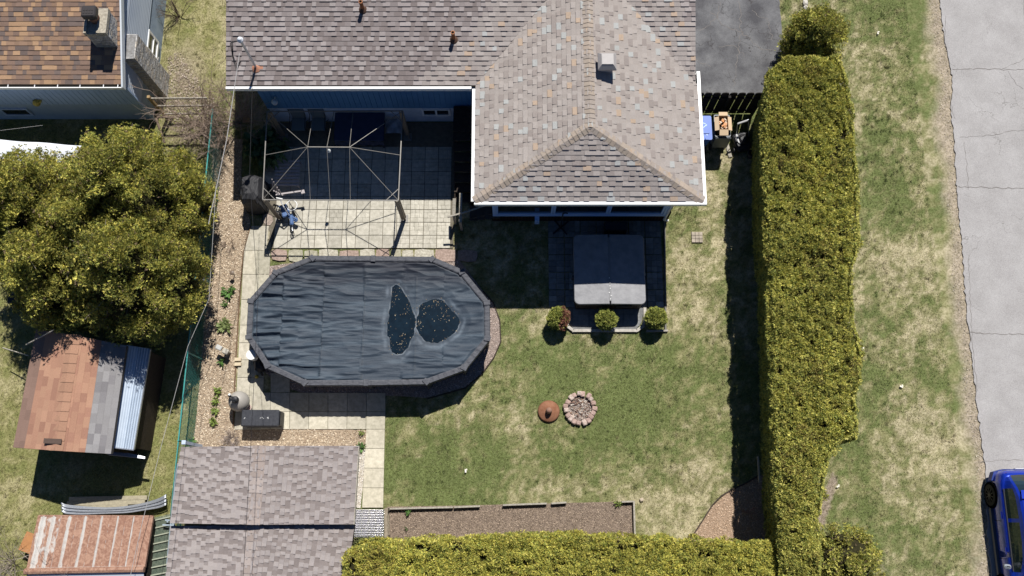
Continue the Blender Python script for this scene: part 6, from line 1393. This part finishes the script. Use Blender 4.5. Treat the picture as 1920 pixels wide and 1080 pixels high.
# rusty metal shed
ru = thing('shed', 'small shed with rusty ribbed metal roof streaked with bare zinc', 'shed', P(165, 1030, 0)); rz0, rz1 = 1.75, 1.95
A, B, C_, D_ = P(73, 967, rz0), P(286, 968, rz0), P(270, 1064, rz1), P(51, 1068, rz1)
def rust_mat():
    m = M('rusty_sheet', (.24, .125, .085), rough=.75, c2=(.36, .215, .15), scale=7, distort=1.5, contrast=(.42, .58)); n = m.node_tree.nodes; l = m.node_tree.links; bs = n['Principled BSDF']; base = bs.inputs['Base Color'].links[0].from_socket
    at = n.new('ShaderNodeAttribute'); at.attribute_name = 'Col'; mx = n.new('ShaderNodeMix'); mx.data_type = 'RGBA'; mx.inputs[7].default_value = (.50, .49, .46, 1); l.new(base, mx.inputs[6]); l.new(at.outputs['Fac'], mx.inputs[0]); l.new(mx.outputs[2], bs.inputs['Base Color']); return m
m_ru = rust_mat(); nu, nv = 330, 90; U, Vv = np.meshgrid(np.linspace(0, 1, nu), np.linspace(0, 1, nv)); An, Bn, Cn, Dn = [np.array(v) for v in (A, B, C_, D_)]
PP = (An*(1-U[..., None])+Bn*U[..., None])*(1-Vv[..., None])+(Dn*(1-U[..., None])+Cn*U[..., None])*Vv[..., None]
stripes = [.045, .135, .275, .415, .56, .70, .84]; wd_ = [.03, .02, .017, .015, .012, .010, .008]; k = np.zeros_like(U); rib = np.zeros_like(U)
for s_, w_ in zip(stripes, wd_):
    wv = w_*(.7+.6*fbm(U*3, Vv*4, 3, 5)); k = np.maximum(k, np.clip((wv-abs(U-s_-.006*(fbm(U, Vv, 9, 7)-.5)))/.006, 0, 1)); rib = np.maximum(rib, np.exp(-((U-s_)/.006)**2))
for s_ in (.09, .2, .34, .48, .63, .77, .92): k = np.maximum(k, .5*np.clip((.004-abs(U-s_))/.003, 0, 1)*(fbm(U*2, Vv*3, 4, 8) > .5)); rib = np.maximum(rib, .5*np.exp(-((U-s_)/.004)**2))
pat = np.clip((fbm(U*16, Vv*5, 1.5, 12)-.55)*6, 0, 1); k = np.clip(np.maximum(k*(.6+.5*fbm(U*30, Vv*20, 1, 9)), pat*(U < .2)*.8), 0, 1); k = np.maximum(k, np.clip((Vv-.955)*40, 0, 1)*.8*fbm(U*30, Vv*3, 1, 3))
PP[..., 2] += rib*.03; idx = np.arange(nu*nv).reshape(nv, nu); Fq = np.stack([idx[:-1, :-1], idx[1:, :-1], idx[1:, 1:], idx[:-1, 1:]], -1).reshape(-1, 4)
np_mesh('roof', PP.reshape(-1, 3), Fq, m_ru, ru, col=np.repeat(k.reshape(-1, 1), 3, 1))
b = MB(); b.cur = (0, 0, 0); dn = Vector((0, 0, -.08))
for a_, c_ in ((A, B), (B, C_), (D_, A)): b.bar(a_+dn*.5, c_+dn*.5, .05, .10)
b.tube([D_+Vector((-.05, -.05, .02)), C_+Vector((.02, -.05, .02))], .085, 8); b.build('ridge_flashing', m_ru, ru)
q4, q5 = P(268, 1180, 1.75), P(35, 1180, 1.75); b = MB(); b.face([D_+Vector((0, -.12, -.02)), q5, q4, C_+Vector((0, -.12, -.02))]); b.build('lower_roof', M('bluish_sheet', (.5, .53, .58), rough=.4, metal=.3), ru)
b = MB(); b.prism([(A.x+.08, A.y-.08), (B.x-.06, B.y-.08), (q4.x-.06, q4.y+.1), (q5.x+.08, q5.y+.1)], 0, rz0-.12); b.build('wall', m_darkwood, ru)
lv = thing('slatted_screen', 'dark green slatted pallet screen between the rusty shed and the tubes', 'screen', P(302, 1025, 0)); 
for k in range(8): yy = 972+k*15; b = MB(); b.bar(P(288-k*2, yy+4, 1.35), P(322-k*1.2, yy-4, 1.38), .035, .03); b.build('slat', M('pale_slat', (.32, .34, .26)), lv)
b = MB()
b.bar(P(288, 974, 1.33), P(272, 1094, 1.33), .05, .05); b.bar(P(322, 966, 1.33), P(313, 1086, 1.33), .04, .04)
for k in range(60): yy = 968+k*2.1; b.bar(P(287-k*.26, yy+4, 1.31), P(322-k*.15, yy-4, 1.34), .02, .012)
b.build('mesh_panel', M('green_netting', (.08, .11, .085), c2=(.17, .2, .15), scale=20), lv)
b = MB(); p = P(53, 1018, .5); b.obox((p.x, p.y, .45), .42, .55, .02, -.35); b.build('plywood_board', M('orange_ply', (.42, .20, .08), c2=(.36, .17, .07), scale=8), loc=p, label='orange plywood board leaning on the left side of the rusty shed', cat='board')
# hoops & planks
hp = thing('tube_bundle', 'bundle of curved galvanised shelter tubes lying above the rusty shed', 'tubes', P(210, 950, .2)); rr = random.Random(31)
for k in range(9):
    o1 = k*2.6; z = .2+.03*(k % 3); pts = [(116+rr.uniform(-1, 2), 943+o1*.7, z), (122, 947+o1*.75, z), (150, 950+o1*.7, z), (200, 953+o1*.45, z), (240, 950+o1*.55, z), (275, 943+o1*.6, z), (300, 935+o1*.8, z), (316, 925+o1*.9, z)]
    P3 = [P(*q_) for q_ in pts]; fin = []
    for i in range(len(P3)-1):
        for j in range(4): fin.append(P3[i].lerp(P3[i+1], j/4))
    for _ in range(2): fin = [fin[0]]+[(fin[i-1]+fin[i]*2+fin[i+1])/4 for i in range(1, len(fin)-1)]+[fin[-1]]
    b = MB(); b.tube(fin, .021, 8); b.build('tube', m_steel, hp, smooth=True)
for i, (y_, xa_, xb_, lab) in enumerate(((934, 130, 276, 'upper grey plank lying behind the curved tubes'), (942, 126, 272, 'middle grey plank lying behind the curved tubes'), (951, 122, 240, 'lower grey plank partly under the curved tubes'))):
    b = MB(); b.bar(P(xa_, y_+2, .08), P(xb_, y_-1, .08), .13, .06); b.build('timber_plank', M('pine_plank', (.38, .34, .24), c2=(.28, .25, .18), scale=14), loc=P(xa_, y_, 0), label=lab, cat='plank', group='planks behind the tubes')
sf = thing('leaning_poles', 'slim blue grey metal poles standing between the fence and shingled shed', 'poles', P(322, 1000, 0)); m_bt = M('bluegrey_tube', (.42, .50, .56), rough=.4, metal=.4)
for k, (x0_, x1_, y0_, y1_) in enumerate(((330, 314, 880, 1060), (328, 318, 905, 1062), (325, 311, 930, 1075), (333, 320, 870, 985))): b = MB(); b.tube([P(x0_, y0_, 1.6), P((x0_+x1_)/2, (y0_+y1_)/2, 1.45), P(x1_, y1_, 1.3)], .018, 6); b.build('pole', m_bt, sf)
b = MB(); b.bar(P(305, 984, 1.5), P(328, 985, 1.5), .04, .04); b.bar(P(310, 975, 1.5), P(324, 976, 1.5), .04, .04); b.bar(P(326, 978, 1.5), P(326, 1004, 1.45), .03, .03); b.bar((P(316, 980, 0).x, P(316, 980, 0).y, 0), P(314, 978, 1.5), .04, .04); b.build('clamp', m_bt, sf)
b = MB(); p = P(356, 832, 1.0); b.bar((p.x, p.y, 0), (p.x, p.y, 1.5), .09, .09); b.obox((p.x, p.y, 1.52), .12, .12, .04, 0, bev=.01); b.build('fence_post', m_found, loc=(p.x, p.y, 0), label='white capped post at the top left corner of the shingled shed', cat='post')

# white tent canopy behind the cedars
tz = 2.15; A, B = P(10, 270, tz), P(152, 283, tz); wt = thing('party_tent', 'white tarpaulin shelter roof behind the big cedars', 'tent', P(80, 320, 0)); b = MB()
Lf = Vector((A.x-2.5, A.y, tz)); e0, e1 = Vector((Lf.x, A.y+.45, tz-.35)), Vector((B.x+.1, B.y+.30, tz-.35)); f0_, f1_ = Vector((Lf.x, A.y-2.4, tz-.5)), Vector((B.x+.25, B.y-2.2, tz-.5))
def tent(u, v):
    if v < .2: p_q = e0.lerp(e1, u).lerp(Lf.lerp(B, u), v/.2)
    else: p_q = Lf.lerp(B, u).lerp(f0_.lerp(f1_, u), (v-.2)/.8)
    return (p_q.x, p_q.y, p_q.z+.03*math.sin(u*20)*(1 if v < .9 else 0))
b.grid(tent, 40, 10); b.face([e1, B, f1_]); b.build('canopy', M('white_tarp', (.72, .75, .80), rough=.5), wt)
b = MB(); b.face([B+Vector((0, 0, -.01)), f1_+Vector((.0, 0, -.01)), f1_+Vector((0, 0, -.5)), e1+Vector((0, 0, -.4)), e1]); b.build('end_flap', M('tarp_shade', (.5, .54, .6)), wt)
for q_ in (e1, f1_): b = MB(); b.bar((q_.x-.05, q_.y, 0), (q_.x-.05, q_.y, q_.z-.02), .04, .04); b.build('leg', m_steel, wt)
b = MB(); p = P(30, 560, .3); b.obox((p.x, p.y, .2), .45, .3, .4, .1, bev=.02); b.build('dark_crate', m_black, loc=p, label='dark crate on the grass at the foot of the left cedars', cat='crate')
b = MB(); p = P(63, 590, .3); b.obox((p.x, p.y, .2), .2, .3, .4, .3, bev=.05); b.build('white_container', m_white, loc=p, label='white container half hidden under the shaggy cedar', cat='container')

# ------------------------------------------------------------------ blue car, rear towards the top of the photo
CX = 15.12; YR = 1.22
car = thing('parked_car', 'glossy blue hatchback parked on the road edge', 'car', (CX, YR-2.15, 0))
m_paint = M('blue_paint', (.009, .04, .50), rough=.22, metal=.5, coat=1.0, spec=.5, c2=(.009, .036, .38), scale=2)
m_cg = M('car_glass', (.012, .02, .02), rough=.04, spec=.9, coat=.6)
# stations: distance from the rear, half width, z of shoulder, z lower
stn = [(0.0, .52, .60, .34), (.04, .70, .80, .28), (.14, .80, .90, .24), (.35, .865, .95, .22), (.8, .895, .96, .20), (1.6, .90, .94, .19), (2.4, .90, .92, .19), (3.2, .89, .90, .20), (3.8, .86, .86, .22), (4.15, .76, .76, .25), (4.3, .5, .62, .32)]
def body_ring(hw_, zs, zl):
    pts = [(0, zl), (.6, zl), (.88, zl+.02), (.955, zl+.14), (.98, zl+.30), (1.0, zs-.22), (.985, zs-.10), (.95, zs-.02), (.88, zs+.035), (.7, zs+.06), (0, zs+.075)]
    return [(x_*hw_, z) for x_, z in pts]+[(-x_*hw_, z) for x_, z in pts[::-1][1:-1]]
def loft(b, rings, cap=True):
    n = len(rings[0]); V_ = [p for r_ in rings for p in r_]; fs = [[k*n+i, (k+1)*n+i, (k+1)*n+(i+1) % n, k*n+(i+1) % n] for k in range(len(rings)-1) for i in range(n)]
    if cap: fs += [list(range(n)), [(len(rings)-1)*n+i for i in range(n-1, -1, -1)]]
    b.raw(V_, fs)
def interp(st, d):
    for i in range(len(st)-1):
        if st[i][0] <= d <= st[i+1][0]: t = (d-st[i][0])/(st[i+1][0]-st[i][0]); return [st[i][k]*(1-t)+st[i+1][k]*t for k in range(len(st[0]))]
    return st[-1]
ds = sorted(set([s[0] for s in stn]+[x_*.1 for x_ in range(1, 43)]))
b = MB(); rings = []
for d in ds:
    _, hw_, zs, zl = interp(stn, d); rings.append([(CX+x_, YR-d, z) for x_, z in body_ring(hw_, zs, zl)])
loft(b, rings); b.build('body', m_paint, car, smooth=True)
# greenhouse
gst = [(.12, .60, .93), (.28, .66, 1.10), (.50, .645, 1.30), (.78, .625, 1.44), (1.3, .615, 1.48), (2.0, .61, 1.475), (2.5, .62, 1.40), (2.95, .66, 1.18), (3.3, .70, .97)]
def gring(top, zt_, d):
    _, hw_, zs, zl = interp(stn, d); bx = hw_*.90; zb = zs+.015; pts = []
    for t in (0, .25, .5, .75, 1): pts.append((bx+(top-bx)*t**.85, zb+(zt_-.05-zb)*t))
    pts += [(top*.9, zt_-.012), (top*.5, zt_+.01), (0, zt_+.018)]
    return pts
rows = []
for d in [.12+.106*i for i in range(31)]:
    if d > 3.3: break
    _, tp, zt_ = interp(gst, d); rows.append((d, gring(tp, zt_, d)))
bgs = {}; br2 = MB()
for s1 in (-1, 1):
    for i in range(len(rows)-1):
        d0, p0 = rows[i]; d1_, p1 = rows[i+1]
        for k in range(len(p0)-1):
            quad = [(CX+s1*p0[k][0], YR-d0, p0[k][1]), (CX+s1*p0[k+1][0], YR-d0, p0[k+1][1]), (CX+s1*p1[k+1][0], YR-d1_, p1[k+1][1]), (CX+s1*p1[k][0], YR-d1_, p1[k][1])]
            if s1 > 0: quad = quad[::-1]
            side = k < 4; dm = (d0+d1_)/2
            rear = dm < .72; front = dm > 2.42
            if side: paint = (dm < .55 or dm > 2.9 or k == 3 or 1.42 < dm < 1.50)
            else: paint = (.72 <= dm <= 2.42) or k == 4
            (br2 if paint else bgs.setdefault(('side_window', s1, dm < 1.45) if side else (('rear_window' if rear else 'windscreen'), 0, 0), MB())).face(quad)
for kk, g_ in bgs.items(): g_.build(kk[0], m_cg, car, smooth=True)
br2.build('roof', m_paint, car, smooth=True)
# wheels
for d in (.72, 3.35):
    for s1 in (-1, 1):
        cxw = CX+s1*.80; cyw = YR-d; b = MB(); n = 28; V_ = []
        for r_, o2 in ((.2, -.11), (.31, -.11), (.325, -.08), (.325, .08), (.31, .105), (.2, .11)):
            for i in range(n): t = 2*math.pi*i/n; V_.append((cxw+o2*s1, cyw+r_*math.cos(t), .325+r_*math.sin(t)))
        b.raw(V_, [[k*n+i, k*n+(i+1) % n, (k+1)*n+(i+1) % n, (k+1)*n+i] for k in range(5) for i in range(n)]); w_o = b.build('wheel', M('tyre', (.015, .015, .016), rough=.8), car)
        b = MB()
        for k in range(10): t = k*math.pi/5; b.bar((cxw+s1*.105, cyw, .325), (cxw+s1*.10, cyw+.2*math.cos(t), .325+.2*math.sin(t)), .035, .02)
        b.tube([(cxw+s1*.06, cyw, .325), (cxw+s1*.115, cyw, .325)], .05, 12); b.build('rim', M('dark_rim', (.06, .06, .065), rough=.35, metal=.6), w_o)
        b = MB(); b.tube([(CX+s1*.62, cyw, .36), (CX+s1*.902, cyw, .36)], .385, 28); b.build('wheel_arch', m_hole, car)
        # arch is capped just inside the tyre
b = MB()
for s1 in (-1, 1): b = MB(); b.grid(lambda u, v, s1=s1: (CX+s1*(.62+.22*u), YR-.08-.26*u**1.6+.0, .92-.16*v-.03*u), 8, 4); b.build('tail_light', M('red_lens', (.35, .01, .015), rough=.15, spec=.6), car)
b = MB(); b.prism([(CX-.9, YR-.30), (CX-.80, YR-.05), (CX-.5, YR+.03), (CX+.5, YR+.03), (CX+.80, YR-.05), (CX+.9, YR-.30)], .30, .52); b.build('bumper', M('bumper_dark', (.02, .04, .2), rough=.4), car)
for s1 in (-1, 1): b = MB(); b.box(CX+s1*.84-.06, CX+s1*.84+.06, YR-3.0, YR-1.1, .17, .27); b.build('side_skirt', M('trim_grey', (.12, .12, .125), rough=.5), car)
for s1 in (-1, 1):
    b = MB(); b.obox((CX+s1*1.0, YR-2.72, 1.0), .2, .13, .14, .15*s1, bev=.04); b.build('mirror', M('mirror_grey', (.25, .27, .3), rough=.3), car)
    for d in (1.3, 2.3): b = MB(); b.obox((CX+s1*.905, YR-d, .84), .02, .2, .03, 0, bev=.006); b.build('door_handle', m_paint, car)
for s1 in (-1, 1):
    for d in (1.46, 2.52): b = MB(); hw_ = interp(stn, d)[1]; b.box(CX+s1*(hw_+.001)-.004, CX+s1*(hw_+.001)+.004, YR-d-.006, YR-d+.006, .42, .78); b.build('door_seam', m_hole, car)
    b = MB(); b.bar((CX+s1*.815, YR-.55, .985), (CX+s1*.815, YR-2.85, .955), .03, .02); b.build('window_trim', m_black, car)
b = MB(); b.box(CX-.26, CX+.26, YR+.028, YR+.04, .62, .74); b.build('number_plate', m_white, car)
b = MB(); b.prism([(CX-.55, YR-.60), (CX+.55, YR-.60), (CX+.6, YR-.84), (CX-.6, YR-.84)], [1.40, 1.40, 1.49, 1.49], [1.42, 1.42, 1.51, 1.51]); b.build('spoiler', m_paint, car)
